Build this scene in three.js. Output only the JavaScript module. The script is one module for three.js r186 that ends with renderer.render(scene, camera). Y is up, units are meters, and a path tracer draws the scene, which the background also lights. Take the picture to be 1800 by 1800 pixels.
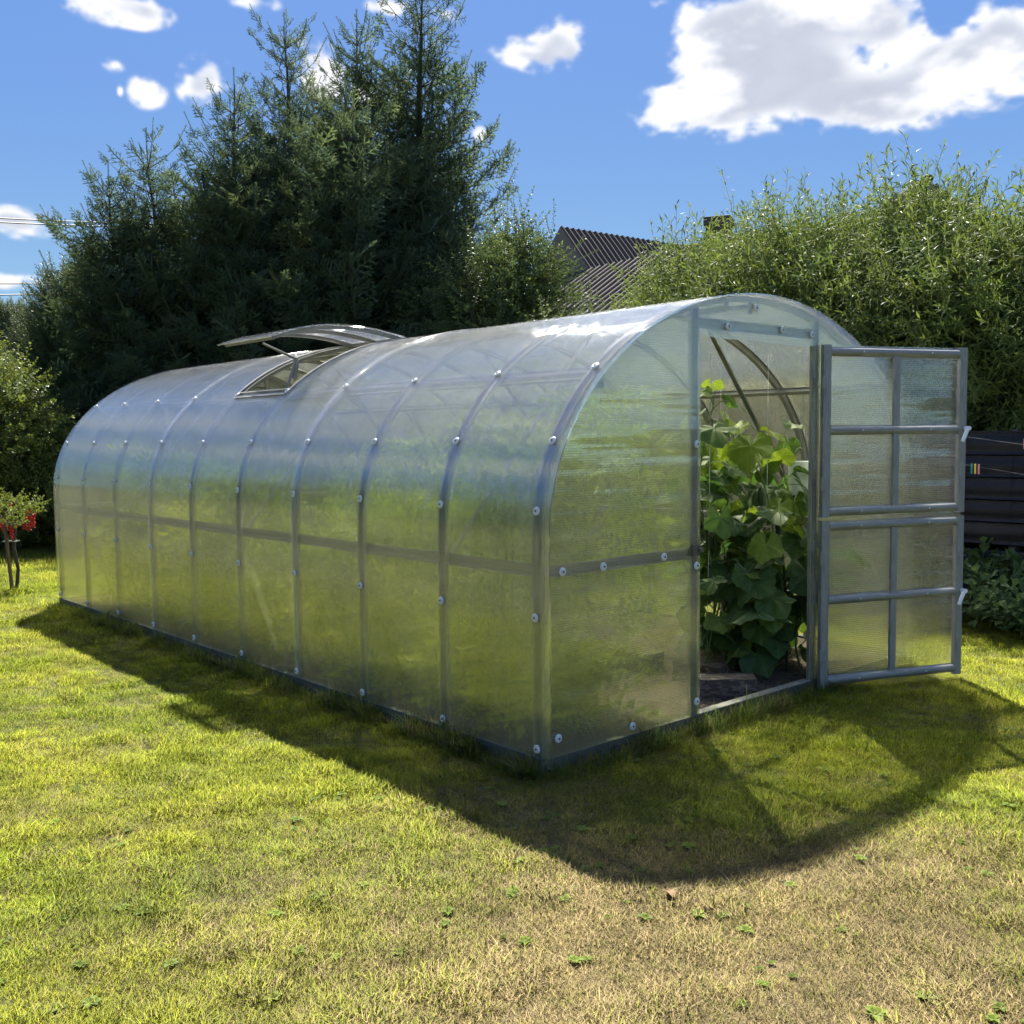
import * as THREE from 'three';
import { mergeGeometries, toCreasedNormals } from 'three/addons/utils/BufferGeometryUtils.js';
import { RoundedBoxGeometry } from 'three/addons/geometries/RoundedBoxGeometry.js';

// ---------------------------------------------------------------- camera, sky, sun, exposure
const scene = new THREE.Scene();
const EYE = new THREE.Vector3(-2.833, 1.4042, 3.0108);
const camera = new THREE.PerspectiveCamera(53.35, 1, 0.05, 400);
camera.position.copy(EYE);
camera.up.set(0.05666, 0.99722, -0.04835);
camera.lookAt(EYE.x + 0.66110, EYE.y - 0.07377, EYE.z - 0.74666);
const renderer = new THREE.WebGLRenderer();
renderer.toneMapping = THREE.LinearToneMapping;
renderer.toneMappingExposure = 3.3;
renderer.shadowMap.enabled = true;
const SUN = new THREE.Vector3(0.48, 1, -0.59).normalize();          // the shadows on the lawn give this direction
const sun = new THREE.DirectionalLight(new THREE.Color(1, 0.95, 0.86), 5);
sun.position.copy(SUN).multiplyScalar(60);
sun.castShadow = true;
sun.shadow.mapSize.set(4096, 4096);
Object.assign(sun.shadow.camera, { left: -22, right: 22, top: 22, bottom: -22, near: 1, far: 140 });
scene.add(sun, sun.target);

// ---------------------------------------------------------------- random numbers and noise
function mulberry(a) { return () => { a |= 0; a = a + 0x6D2B79F5 | 0; let t = Math.imul(a ^ a >>> 15, 1 | a); t = t + Math.imul(t ^ t >>> 7, 61 | t) ^ t; return ((t ^ t >>> 14) >>> 0) / 4294967296; }; }
let R = mulberry(7);
const rr = (a, b) => a + (b - a) * R(), pick = (a) => a[Math.floor(R() * a.length)], PI = Math.PI, rad = (d) => d * PI / 180;
const clamp = (x, a = 0, b = 1) => Math.min(b, Math.max(a, x)), mix = (a, b, t) => a + (b - a) * t;
const smooth = (a, b, x) => { const t = clamp((x - a) / (b - a)); return t * t * (3 - 2 * t); };
const hash3 = (x, y, z) => { let h = Math.imul(x, 374761393) + Math.imul(y, 668265263) + Math.imul(z, 1440662683) | 0; h = Math.imul(h ^ h >>> 13, 1274126177); return ((h ^ h >>> 16) >>> 0) / 4294967296; };
function noise3(x, y, z) {
  const xi = Math.floor(x), yi = Math.floor(y), zi = Math.floor(z);
  let u = x - xi, v = y - yi, w = z - zi; u = u * u * (3 - 2 * u); v = v * v * (3 - 2 * v); w = w * w * (3 - 2 * w);
  const a = (i, j, k) => hash3(xi + i, yi + j, zi + k);
  return mix(mix(mix(a(0, 0, 0), a(1, 0, 0), u), mix(a(0, 1, 0), a(1, 1, 0), u), v), mix(mix(a(0, 0, 1), a(1, 0, 1), u), mix(a(0, 1, 1), a(1, 1, 1), u), v), w);
}
const fbm = (x, y, z, n = 4) => { let s = 0, a = 0.5, t = 0; for (let i = 0; i < n; i++) { s += a * noise3(x, y, z); t += a; a *= 0.5; x = x * 2.03 + 11.3; y = y * 2.03 + 5.1; z = z * 2.03 + 7.7; } return s / t; };
const noise2 = (x, z) => noise3(x, 3.7, z);

// ---------------------------------------------------------------- the sky: blue air and fair-weather clouds, all round
const AZ0 = 41.52;   // where the camera looks: degrees from -z towards +x
// clouds in the view: degrees beside the view axis, elevation, radii in degrees, thickness
const CLOUDS = [[-20.31,21.11,1.93,0.68,1],
[-21.78,21.17,1.01,0.44,1],
[-18.95,20.89,1.09,0.54,1],
[-13.67,21.86,1.23,0.33,0.8],
[-16.1,18.35,1.04,0.78,0.9],
[-16.4,17.8,0.88,0.73,0.9],
[-15.65,18.77,0.6,0.52,0.8],
[-19.0,17.4,0.79,0.63,0.7],
[-20.69,18.45,0.57,0.25,0.35],
[-20.27,17.34,0.11,0.2,0.3],
[-10.19,19.37,1.14,1.05,0.8],
[-9.77,18.32,0.86,0.81,0.7],
[-7.81,17.86,1.47,0.54,0.7],
[-6.18,22.12,1.13,0.36,0.7],
[-3.12,21.8,0.81,0.56,0.8],
[2.75,20.58,1.15,0.89,1],
[1.19,20.09,1.52,0.63,1],
[2.12,19.67,1.17,0.58,0.9],
[3.52,19.9,0.64,0.74,0.9],
[-1.5,16.14,0.42,0.34,0.4],
[-25.1,10.77,1.29,0.59,1],
[-25.85,10.9,1.0,0.48,1],
[-25.47,8.08,0.98,0.27,0.7],
[-26.24,7.9,1.02,0.33,0.8],
[-24.3,8.03,0.64,0.14,0.5],
[8.27,22.04,0.4,0.2,0.5],
[12.17,20.35,2.75,1.53,1.3],
[14.8,20.89,3.97,1.5,1.3],
[18.22,20.77,2.81,1.24,1.2],
[19.89,19.95,1.78,1.11,1.1],
[10.69,19.29,1.69,1.31,1.2],
[13.36,18.96,3.02,1.55,1.4],
[15.98,18.46,2.95,1.3,1.3],
[8.88,17.11,1.74,1.09,1.1],
[11.3,16.97,2.55,1.21,1.3],
[13.67,17.61,2.76,1.32,1.3],
[7.97,16.75,0.81,0.6,0.7],
[17.15,16.77,2.41,1.19,1.2],
[19.39,16.81,2.6,1.17,1.2],
[22.1,17.01,2.75,1.28,1.2],
[24.19,17.5,2.18,1.49,1.2],
[25.18,18.84,1.42,1.21,1.1],
[25.96,17.74,1.42,1.46,1.1],
[22.61,18.22,1.98,1.0,1.1],
[18.85,15.94,1.33,0.64,0.9],
[21.05,16.1,1.8,0.78,1]];
const AIR = 0.555;   // the sky's brightness beside the sun's
function makeSky(W, H) {
  const blobs = CLOUDS.map(([a, e, rx, ry, t]) => [a + AZ0, e, rx * 1.15, ry * 1.25, Math.max(t, 0.75)]);
  const rnd = mulberry(41);   // the same kind of clouds all round
  for (let i = 0; i < 80; i++) {
    const az = rnd() * 360, el = 5 + 62 * Math.pow(rnd(), 1.3), size = (2.2 + 5 * rnd()) * (0.5 + el / 55), off = Math.abs(((az - AZ0 + 540) % 360) - 180), n = 3 + Math.floor(rnd() * 6);
    if (off < 36 && el < 32) continue;
    for (let k = 0; k < n; k++) blobs.push([az + (rnd() - 0.5) * size * 2.4 / Math.cos(rad(el)), el + (rnd() - 0.5) * size * 0.6, size * (0.35 + 0.5 * rnd()), size * (0.25 + 0.25 * rnd()), 0.8 + 0.5 * rnd()]);
  }
  const field = new Float32Array(W * H), px = W / 360;
  for (const [az, el, rx, ry, th] of blobs) {
    const y0 = Math.max(H / 2, Math.floor((el - ry * 1.5 + 90) * px)), y1 = Math.min(H - 1, Math.ceil((el + ry * 1.5 + 90) * px));
    for (let y = y0; y <= y1; y++) {
      const e = (y + 0.5) / px - 90, c = Math.max(0.05, Math.cos(rad(e))), half = Math.min(W / 2 - 1, Math.ceil(rx * 1.5 / c * px)), mid = (az - 90 + 180) * px;   // u = atan2(z, x): azimuth from -z towards +x, minus 90
      for (let k = -half; k <= half; k++) {
        const q = Math.hypot(k / px * c / rx, (e - el) / ry); if (q > 1.5) continue;
        const x = ((Math.floor(mid) + k) % W + W) % W, v = th * Math.exp(-1.6 * q * q) * smooth(1.5, 1.0, q), i = y * W + x;
        field[i] = 1 - (1 - field[i]) * (1 - Math.min(0.98, v * 0.8));
      }
    }
  }
  const data = new Float32Array(W * H * 4);
  for (let y = 0; y < H; y++) {
    const el = (y + 0.5) / H * PI - PI / 2, sy = Math.sin(el), cy = Math.cos(el);
    for (let x = 0; x < W; x++) {
      const a = (x + 0.5) / W * 2 * PI - PI, dx = cy * Math.cos(a), dz = cy * Math.sin(a), i = y * W + x;
      const deg = Math.max(0, el) * 180 / PI, top = 1 - 0.25 * smooth(25, 80, deg), s = Math.max(0, dx * SUN.x + sy * SUN.y + dz * SUN.z), glow = 0.08 * Math.pow(s, 6) + 0.35 * Math.pow(s, 60);
      let r = (0.060 + 0.28 * Math.exp(-deg / 8)) * top + glow, g = (0.150 + 0.37 * Math.exp(-deg / 8.5)) * top + glow * 0.98, b = (0.42 + 0.08 * Math.exp(-deg / 10)) * top + glow * 0.9;
      const f = field[i];
      if (f > 0.02 && sy > 0) {
        const n1 = fbm(dx * 18, sy * 34, dz * 18, 6), n2 = fbm(dx * 70 + 9, sy * 110, dz * 70, 4), edge = 1 - 0.68 * smooth(0.5, 0.95, f), d = f * 1.9 + (n1 - 0.5) * 3.2 * edge + (n2 - 0.5) * 3.0 * edge - 0.55;
        const cover = Math.pow(smooth(-0.55, 0.9, d), 1.45) * smooth(0.02, 0.2, f);
        const low = fbm(dx * 10 + 3, sy * 30, dz * 10, 5), deep = smooth(0.5, 0.95, f) * smooth(0.40, 0.62, low + (n2 - 0.5) * 0.25);
        const w = mix(0.60, 0.37, deep) * (0.94 + 0.12 * n2), k = 0.97 * cover;
        r = mix(r, w * mix(1, 0.93, deep), k); g = mix(g, w * mix(1, 0.985, deep), k); b = mix(b, w * mix(1.0, 1.14, deep), k);
      }
      if (sy < 0) { r = 0.07; g = 0.075; b = 0.04; }
      data[i * 4] = r * AIR; data[i * 4 + 1] = g * AIR; data[i * 4 + 2] = b * AIR; data[i * 4 + 3] = 1;
    }
  }
  const t = new THREE.DataTexture(data, W, H, THREE.RGBAFormat, THREE.FloatType);
  t.mapping = THREE.EquirectangularReflectionMapping; t.magFilter = t.minFilter = THREE.LinearFilter; t.colorSpace = THREE.LinearSRGBColorSpace; t.needsUpdate = true;
  return t;
}
const sky = makeSky(4096, 2048);
scene.background = sky; scene.environment = sky;

// ---------------------------------------------------------------- building helpers
const taken = {};
function numbered(name) { const n = taken[name] = (taken[name] ?? -1) + 1; return n ? name + '_' + String(n).padStart(3, '0') : name; }
function shade(o) { o.castShadow = o.receiveShadow = true; return o; }
function thing(name, label, category, p = [0, 0, 0], turn = 0, group) {
  const o = new THREE.Group(); o.name = numbered(name); o.position.set(...p); o.rotation.y = turn; o.userData = { label, category };
  if (group) o.userData.group = group;
  scene.add(o); return o;
}
function part(name, g, m, parent, kind) { const o = shade(new THREE.Mesh(g, m)); o.name = name; if (kind) o.userData.kind = kind; parent.add(o); return o; }
function structure(name, g, m) { const o = shade(new THREE.Mesh(g, m)); o.name = name; o.userData.kind = 'structure'; scene.add(o); return o; }
function copies(name, g, m, list, parent, colors, kind = 'stuff') {
  const o = shade(new THREE.InstancedMesh(g, m, list.length)); o.name = name; o.userData.kind = kind;
  list.forEach((x, i) => { o.setMatrixAt(i, x); if (colors) o.setColorAt(i, colors[i]); });
  parent.add(o); return o;
}
const V = (x, y, z) => new THREE.Vector3(x, y, z), C3 = (r, g, b) => new THREE.Color().setRGB(r, g, b);
class Tri {   // collects triangles
  constructor() { this.p = []; this.n = []; this.u = []; this.c = []; }
  tri(a, b, c, n, ua = [0, 0], ub = [0, 0], uc = [0, 0]) {
    n = n ?? V(0, 0, 0).subVectors(b, a).cross(V(0, 0, 0).subVectors(c, a)).normalize();
    const ns = Array.isArray(n) ? n : [n, n, n];
    [a, b, c].forEach((v, i) => { this.p.push(v.x, v.y, v.z); this.n.push(ns[i].x, ns[i].y, ns[i].z); });
    this.u.push(...ua, ...ub, ...uc);
  }
  quad(a, b, c, d, n, ua, ub, uc, ud) { const ns = Array.isArray(n) ? n : n ? [n, n, n, n] : null; this.tri(a, b, c, ns && [ns[0], ns[1], ns[2]], ua, ub, uc); this.tri(a, c, d, ns && [ns[0], ns[2], ns[3]], ua, uc, ud); }
  geo() {
    const g = new THREE.BufferGeometry();
    g.setAttribute('position', new THREE.Float32BufferAttribute(this.p, 3)); g.setAttribute('normal', new THREE.Float32BufferAttribute(this.n, 3)); g.setAttribute('uv', new THREE.Float32BufferAttribute(this.u, 2));
    if (this.c.length) g.setAttribute('color', new THREE.Float32BufferAttribute(this.c, 3));
    return g;
  }
}
const box = (w, h, d, x = 0, y = 0, z = 0, r = 0.002) => { const g = r ? new RoundedBoxGeometry(w, h, d, 1, Math.min(r, w / 2.2, h / 2.2, d / 2.2)) : new THREE.BoxGeometry(w, h, d); g.translate(x, y, z); return g; };
const merged = (list) => mergeGeometries(list.map((g) => { const k = g.index ? g.toNonIndexed() : g; for (const n of Object.keys(k.attributes)) if (!['position', 'normal', 'uv'].includes(n)) k.deleteAttribute(n); return k; }));
function limb(pts, radii, sides = 6) {   // a tapered, bent tube
  const t = new Tri(), rings = pts.map((p, i) => {
    const d = V(0, 0, 0).subVectors(pts[Math.min(i + 1, pts.length - 1)], pts[Math.max(i - 1, 0)]).normalize(), a = Math.abs(d.y) > 0.9 ? V(1, 0, 0) : V(0, 1, 0), u = V(0, 0, 0).crossVectors(d, a).normalize(), w = V(0, 0, 0).crossVectors(d, u);
    return Array.from({ length: sides + 1 }, (_, k) => { const f = k / sides * 2 * PI, n = u.clone().multiplyScalar(Math.cos(f)).addScaledVector(w, Math.sin(f)); return [p.clone().addScaledVector(n, radii[i]), n]; });
  });
  let len = 0;
  for (let i = 0; i + 1 < rings.length; i++) {
    const l2 = len + pts[i].distanceTo(pts[i + 1]);
    for (let k = 0; k < sides; k++) {
      const [a, b, c, d] = [rings[i][k], rings[i][k + 1], rings[i + 1][k + 1], rings[i + 1][k]], u0 = k / sides * radii[0] * 6, u1 = (k + 1) / sides * radii[0] * 6;
      t.quad(a[0], b[0], c[0], d[0], [a[1], b[1], c[1], d[1]], [u0, len], [u1, len], [u1, l2], [u0, l2]);
    }
    len = l2;
  }
  return t.geo();
}
const std = (r, g, b, roughness = 0.8, more = {}) => new THREE.MeshStandardMaterial({ color: C3(r, g, b), roughness, ...more });
const leafy = (r, g, b, more = {}) => new THREE.MeshPhysicalMaterial({ color: C3(r, g, b), roughness: 1, transmission: 0.45, thickness: 0, specularIntensity: 0.35, clearcoat: 0.35, clearcoatRoughness: 0.36, side: THREE.DoubleSide, ...more });
function texture(W, H, f, srgb = false) {   // f(x, y) gives [r, g, b] from 0 to 1
  const d = new Uint8Array(W * H * 4);
  for (let y = 0; y < H; y++) for (let x = 0; x < W; x++) { const c = f(x, y); for (let k = 0; k < 3; k++) d[(y * W + x) * 4 + k] = clamp(c[k]) * 255; d[(y * W + x) * 4 + 3] = 255; }
  const t = new THREE.DataTexture(d, W, H); t.wrapS = t.wrapT = THREE.RepeatWrapping; t.magFilter = THREE.LinearFilter; t.minFilter = THREE.LinearFilter; if (srgb) t.colorSpace = THREE.SRGBColorSpace; t.needsUpdate = true; return t;
}
const matrix = (p, q, s) => new THREE.Matrix4().compose(p, q, typeof s === 'number' ? V(s, s, s) : s);
const UPV = V(0, 1, 0);
function along(d, roll = 0) { const q = new THREE.Quaternion().setFromUnitVectors(UPV, d.clone().normalize()); return q.multiply(new THREE.Quaternion().setFromAxisAngle(UPV, roll)); }   // turns +y to d

// ---------------------------------------------------------------- the lawn
// how dry the turf is at a place: straw-coloured patches on the sunny side in front of the greenhouse
function dryness(x, z) {
  const g = (cx, cz, r, a) => a * Math.exp(-((x - cx) ** 2 + (z - cz) ** 2) / (r * r));
  let d = g(-0.55, 1.75, 0.85, 0.8) + g(0.15, 1.7, 0.7, 0.42) + g(-1.0, 1.15, 0.6, 0.6) + g(-0.2, 1.0, 0.7, 0.5) + g(-1.4, 0.7, 0.5, 0.42) + g(-1.95, -0.95, 0.25, 0.6) + g(0.9, 1.5, 0.5, 0.12) + g(-0.35, 0.3, 0.4, 0.35) + g(-1.9, 0.4, 0.4, 0.3);
  d += (fbm(x * 1.4 + 3, 1, z * 1.4, 3) - 0.5) * 0.7 + (fbm(x * 5 + 3, 2, z * 5, 2) - 0.5) * 0.55;
  return clamp(d, 0, 1);
}
const inHouse = (x, z) => x > -0.03 && x < 3.03 && z < 0.03 && z > -6.03;
{
  const tex = texture(512, 512, (x, y) => {
    const per = (s, o) => { const w = smooth(0, 96, Math.min(x, 511 - x, y, 511 - y)); return mix(0.5, fbm(x / s + o, o, y / s, 3), w); };
    const a = per(14, 1), b = per(5, 9), v = 0.55 + 0.9 * (a - 0.5) + 0.7 * (b - 0.5); return [v, v * 0.98, v * 0.9];
  });
  const t = new Tri(), N = 150, spread = (k) => { const u = k / N * 2 - 1; return Math.sign(u) * (Math.abs(u) * 9 + 140 * Math.pow(Math.abs(u), 6)); };
  const P = [];
  for (let i = 0; i <= N; i++) { P.push([]); for (let j = 0; j <= N; j++) P[i].push(V(0.5 + spread(i), 0, -1.0 + spread(j))); }
  const col = (p) => { const d = dryness(p.x, p.z); return [mix(0.09, 0.17, d), mix(0.095, 0.13, d), mix(0.012, 0.055, d)]; };
  for (let i = 0; i < N; i++) for (let j = 0; j < N; j++) {
    const [a, b, c, d] = [P[i][j], P[i][j + 1], P[i + 1][j + 1], P[i + 1][j]], uv = (p) => [p.x, p.z];
    t.quad(a, b, c, d, UPV, uv(a), uv(b), uv(c), uv(d));
    for (const p of [a, b, c, a, c, d]) t.c.push(...col(p));
  }
  structure('lawn_ground', t.geo(), new THREE.MeshStandardMaterial({ vertexColors: true, map: tex, roughness: 0.95, bumpMap: tex, bumpScale: 0.01 }));
}
function bladeInto(t, x, z, h, w, lean, dir, curl) {
  const dx = Math.cos(dir), dz = Math.sin(dir), side = V(-dz, 0, dx).multiplyScalar(w / 2);
  const p = (f) => V(x + dx * lean * h * Math.pow(f, curl), h * f * (1 - 0.35 * lean * f), z + dz * lean * h * Math.pow(f, curl));
  const a = p(0), b = p(0.5), c = p(1), n = V(dx * 0.75, 0.66, dz * 0.75);
  t.tri(a.clone().sub(side), a.clone().add(side), b.clone().addScaledVector(side, 0.85), n); t.tri(a.clone().sub(side), b.clone().addScaledVector(side, 0.85), b.clone().addScaledVector(side, -0.85), n);
  t.tri(b.clone().addScaledVector(side, -0.85), b.clone().addScaledVector(side, 0.85), c, n);
}
function tuft(n, r, h, w, lean) { const t = new Tri(); for (let k = 0; k < n; k++) { const a = R() * 2 * PI, q = r * Math.sqrt(R()); bladeInto(t, Math.cos(a) * q, Math.sin(a) * q, h * rr(0.55, 1.15), w * rr(0.7, 1.25), lean * rr(0.25, 1.3), R() * 2 * PI, rr(1.4, 2.2)); } return t.geo(); }
const grassMat = (more) => new THREE.MeshPhysicalMaterial({ color: C3(1, 1, 1), roughness: 1, transmission: 0.45, thickness: 0, specularIntensity: 0.12, clearcoat: 0.06, clearcoatRoughness: 0.4, side: THREE.DoubleSide, ...more });
{
  R = mulberry(101);
  const kinds = [tuft(13, 0.036, 0.030, 0.0021, 0.8), tuft(13, 0.040, 0.027, 0.0023, 1.4), tuft(10, 0.036, 0.040, 0.0019, 0.9), tuft(12, 0.045, 0.022, 0.0021, 2.2)];
  const dryKinds = [tuft(12, 0.038, 0.032, 0.0019, 1.2), tuft(13, 0.045, 0.023, 0.0020, 2.3)];
  const lists = [...kinds, ...dryKinds].map(() => [[], []]);
  const fwd = V(0.663, 0, -0.7486), right = V(0.7486, 0, 0.663);
  const rings = [[1.7, 3.0, 6400], [3.0, 4.5, 4600], [4.5, 7, 2700], [7, 11, 1250], [11, 18, 420], [18, 30, 140]];
  for (const [d0, d1, dens] of rings) {
    const wide = 0.68, area = wide * (d1 * d1 - d0 * d0) + 1.0 * (d1 - d0), n = Math.floor(area * dens);
    for (let k = 0; k < n; k++) {
      const d = Math.sqrt(mix(d0 * d0, d1 * d1, R())), s = rr(-1, 1) * (wide * d + 0.5), x = EYE.x + fwd.x * d + right.x * s, z = EYE.z + fwd.z * d + right.z * s;
      if (inHouse(x, z) || x > 5.0) continue;
      const dry = dryness(x, z), patch = fbm(x * 2.1, 7, z * 2.1, 3), tall = 0.5 + 0.75 * fbm(x * 3.3, 4, z * 3.3, 2) + 0.5 * smooth(0.55, 0.85, noise3(x * 9, 6, z * 9)), isDry = R() < 0.07 + dry * 0.8;
      if (R() < 0.16 * smooth(0.45, 0.8, dry)) continue;
      const kind = isDry ? kinds.length + (R() < 0.55 ? 1 : 0) : Math.floor(R() * kinds.length), edge = inHouse(x + 0.09, z) || inHouse(x, z - 0.09) ? 1.5 : 1;
      const size = tall * edge * rr(0.8, 1.2) * (d > 7 ? 1.35 : 1) * (d > 11 ? 1.4 : 1);
      lists[kind][0].push(matrix(V(x, -0.002, z), new THREE.Quaternion().setFromAxisAngle(UPV, R() * 2 * PI), V(size, size * (isDry ? 0.85 : 1), size)));
      const b = rr(0.6, 1.35) * (0.7 + 0.6 * fbm(x * 7, 8, z * 7, 2)), y = clamp(0.42 + (patch - 0.5) * 1.1 + rr(-0.45, 0.45));
      const c = isDry ? [mix(0.25, 0.47, y) * b, mix(0.20, 0.365, y) * b, mix(0.085, 0.165, y) * b] : [mix(0.19, 0.46, y) * b, mix(0.265, 0.465, y) * b, mix(0.012, 0.030, y) * b];
      if (!isDry) { const q = clamp(dry * 0.7); c[0] = mix(c[0], 0.21 * b, q); c[1] = mix(c[1], 0.205 * b, q); c[2] = mix(c[2], 0.05 * b, q); }
      lists[kind][1].push(C3(...c));
    }
  }
  const m = grassMat();
  [...kinds, ...dryKinds].forEach((g, k) => { const o = copies(numbered(k < kinds.length ? 'grass' : 'dry_grass'), g, m, lists[k][0], scene, lists[k][1]); o.userData.label = k < kinds.length ? 'short mown green grass of the lawn' : 'dry straw coloured grass of the lawn'; o.userData.category = 'grass'; });
  // long unmown grass along the foot of the greenhouse
  const tall = [tuft(9, 0.03, 0.11, 0.0042, 0.8), tuft(7, 0.035, 0.17, 0.0045, 0.9)], tl = [[], []], tc = [[], []];
  for (let k = 0; k < 2600; k++) {
    const front = R() < 0.3, x = front ? rr(0, 3) : -0.03 - Math.abs(rr(-0.07, 0.07)), z = front ? 0.04 + Math.abs(rr(-0.07, 0.07)) : -6 * Math.pow(R(), 1.5), c = fbm(x * 4, 3, z * 4, 2);
    if (front && x > 1.0 && R() < 0.5) continue; if (c < 0.33) continue;
    const w = R() < 0.25 ? 1 : 0; tl[w].push(matrix(V(x, -0.002, z), new THREE.Quaternion().setFromAxisAngle(UPV, R() * 6.3), rr(0.4, 1.05) * (0.75 + 0.5 * smooth(0.42, 0.7, c)))); const b = rr(0.8, 1.5), q = R() < 0.25 ? 1 : 0; tc[w].push(C3(mix(0.14, 0.3, q) * b, mix(0.20, 0.25, q) * b, mix(0.025, 0.1, q) * b));
  }
  tall.forEach((g, k) => { const o = copies(numbered('edge_grass'), g, m, tl[k], scene, tc[k]); o.userData.label = 'long uncut grass along the greenhouse foot beams'; o.userData.category = 'grass'; });
}
const SHEETOPT = { roughness: 0.055, transmission: 0.992, thickness: 0.006, transparent: true, opacity: 0.47 };

// ---------------------------------------------------------------- the greenhouse: 3 m wide, 6 m long, 2.09 m high
const BAY = 6 / 9, RIBS = Array.from({ length: 10 }, (_, k) => -k * BAY);
const PROFILE = [];   // outline of the outer sheet from the left foot over the ridge to the right foot: point, outward normal, length so far, angle
{
  const add = (x, y, nx, ny, th) => { const l = Math.hypot(nx, ny), last = PROFILE[PROFILE.length - 1]; PROFILE.push({ x, y, nx: nx / l, ny: ny / l, s: last ? last.s + Math.hypot(x - last.x, y - last.y) : 0, th }); };
  for (const y of [0.045, 0.25, 0.45, 0.66, 0.85]) add(-0.015, y, -1, 0, -1);
  for (let d = 0; d <= 180; d += 2.5) { const t = rad(d); add(1.5 - 1.515 * Math.cos(t), 0.99 + 1.1 * Math.sin(t), -Math.cos(t) / 1.515, Math.sin(t) / 1.1, d); }
  for (const y of [0.85, 0.66, 0.45, 0.25, 0.045]) add(3.015, y, 1, 0, 181);
}
const at = (i, o, z) => V(PROFILE[i].x + PROFILE[i].nx * o, PROFILE[i].y + PROFILE[i].ny * o, z), normalAt = (i) => V(PROFILE[i].nx, PROFILE[i].ny, 0);
const indexOf = (deg) => PROFILE.findIndex((p) => p.th >= deg - 1e-6);
function sweepArc(section, z, i0 = 0, i1 = PROFILE.length - 1) {   // section: [along z, outwards] points, drawn along the outline
  const t = new Tri();
  for (let i = i0; i < i1; i++) for (let k = 0; k + 1 < section.length; k++) {
    const [a0, b0] = section[k], [a1, b1] = section[k + 1], l = Math.hypot(a1 - a0, b1 - b0), na = -(b1 - b0) / l, nb = (a1 - a0) / l;
    const n = (j) => V(PROFILE[j].nx * nb, PROFILE[j].ny * nb, na);
    t.quad(at(i, b0, z + a0), at(i, b1, z + a1), at(i + 1, b1, z + a1), at(i + 1, b0, z + a0), [n(i), n(i), n(i + 1), n(i + 1)], [a0, PROFILE[i].s], [a1, PROFILE[i].s], [a1, PROFILE[i + 1].s], [a0, PROFILE[i + 1].s]);
  }
  return t.geo();
}
function sweepLine(section, p, q, across, out) {   // the same section along a straight line; across and out are its two directions
  const t = new Tri(), len = p.distanceTo(q), pt = (b, k) => b.clone().addScaledVector(across, section[k][0]).addScaledVector(out, section[k][1]);
  for (let k = 0; k + 1 < section.length; k++) t.quad(pt(p, k), pt(p, k + 1), pt(q, k + 1), pt(q, k), null, [section[k][0], 0], [section[k + 1][0], 0], [section[k + 1][0], len], [section[k][0], len]);
  return t.geo();
}
const HAT = (w, c, d, o = -0.008) => [[-w, o - 0.0015], [-w, o], [-c - 0.004, o], [-c, o - d], [c, o - d], [c + 0.004, o], [w, o], [w, o - 0.0015]];

// --- materials of the greenhouse
const steelMap = texture(256, 256, (x, y) => { const n = fbm(x / 9, y / 40, 1, 3), s = noise3(x / 14, y / 14, 7) > 0.62 ? 0.06 : 0, v = 0.62 + (n - 0.5) * 0.35 + s; return [v, v, v]; });
const STEEL = new THREE.MeshStandardMaterial({ color: C3(0.375, 0.37, 0.345), map: null, roughness: 0.5, metalness: 0.2, side: THREE.DoubleSide });
STEEL.map = steelMap; STEEL.map.repeat.set(6, 2);
const SILL = std(0.065, 0.078, 0.072, 0.55, { metalness: 0.2, side: THREE.DoubleSide });
const ribNormal = (() => {   // the sheet's hollow ribs: a wavy surface with a 6 mm pitch and a slow unevenness
  const t = texture(512, 64, (x, y) => {
    const q = (x % 32) / 32, w = Math.sin(2 * PI * q), web = q < 0.08 ? 1 : q > 0.92 ? -1 : 0, j = noise3(Math.floor(x / 32) * 3.1, 2, 5) - 0.5;
    return [0.5 + 0.5 * clamp(w * 0.07 + web * 0.30 + j * 0.03, -1, 1), 0.5 + 0.05 * (noise3(x / 60, y / 9, 4) - 0.5), 1];
  });
  return t;
})();
const webMap = texture(1024, 512, (x, y) => {   // the webs between the two skins scatter light; dust and wiping marks roughen the skin
  const wrap = (s, o) => { const e = smooth(0, 90, Math.min(x, 1023 - x)) * smooth(0, 60, Math.min(y, 511 - y)); return mix(0.5, fbm(x / s + o, o, y / (s * 2.2), 4), e); };
  const f = (x % 16) / 16, web = f < 0.17 ? 1 : 0, dust = wrap(70, 3), fine = wrap(9, 8), streak = noise3(x / 3, 1.5, y / 90), scratch = noise3(x / 5 + y / 17, 4, 2) > 0.965 && noise3(x / 60, y / 30, 8) > 0.62 ? 1 : 0;
  const rib = hash3(Math.floor(x / 16), 3, 9) * 0.6 + hash3(Math.floor(x / 64), 5, 1) * 0.4;
  return [1 - 0.09 * web - 0.055 * rib * smooth(0.35, 0.7, wrap(120, 5)) - 0.035 * smooth(0.45, 0.75, dust) - 0.03 * smooth(0.55, 0.8, fine) - 0.25 * scratch, clamp(0.42 + 0.35 * (dust - 0.5) + 0.25 * (streak - 0.5) + 0.3 * web), 0];
});
function sheetMaterial(turned, more) {
  const n = ribNormal.clone(); n.repeat.set(1 / (16 * 0.0105), 0.35); if (turned) n.rotation = PI / 2; n.needsUpdate = true;
  const w = webMap.clone(); w.repeat.set(1 / (64 * 0.0105), 1 / 1.31); if (turned) w.rotation = PI / 2; w.needsUpdate = true;
  return new THREE.MeshPhysicalMaterial({ color: C3(0.985, 0.99, 0.985), roughness: 0.3, transmission: 0.9, thickness: 0, ior: 1.58, normalMap: n, transmissionMap: w, roughnessMap: w, normalScale: new THREE.Vector2(1, 1), side: THREE.DoubleSide, ...more });
}
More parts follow.
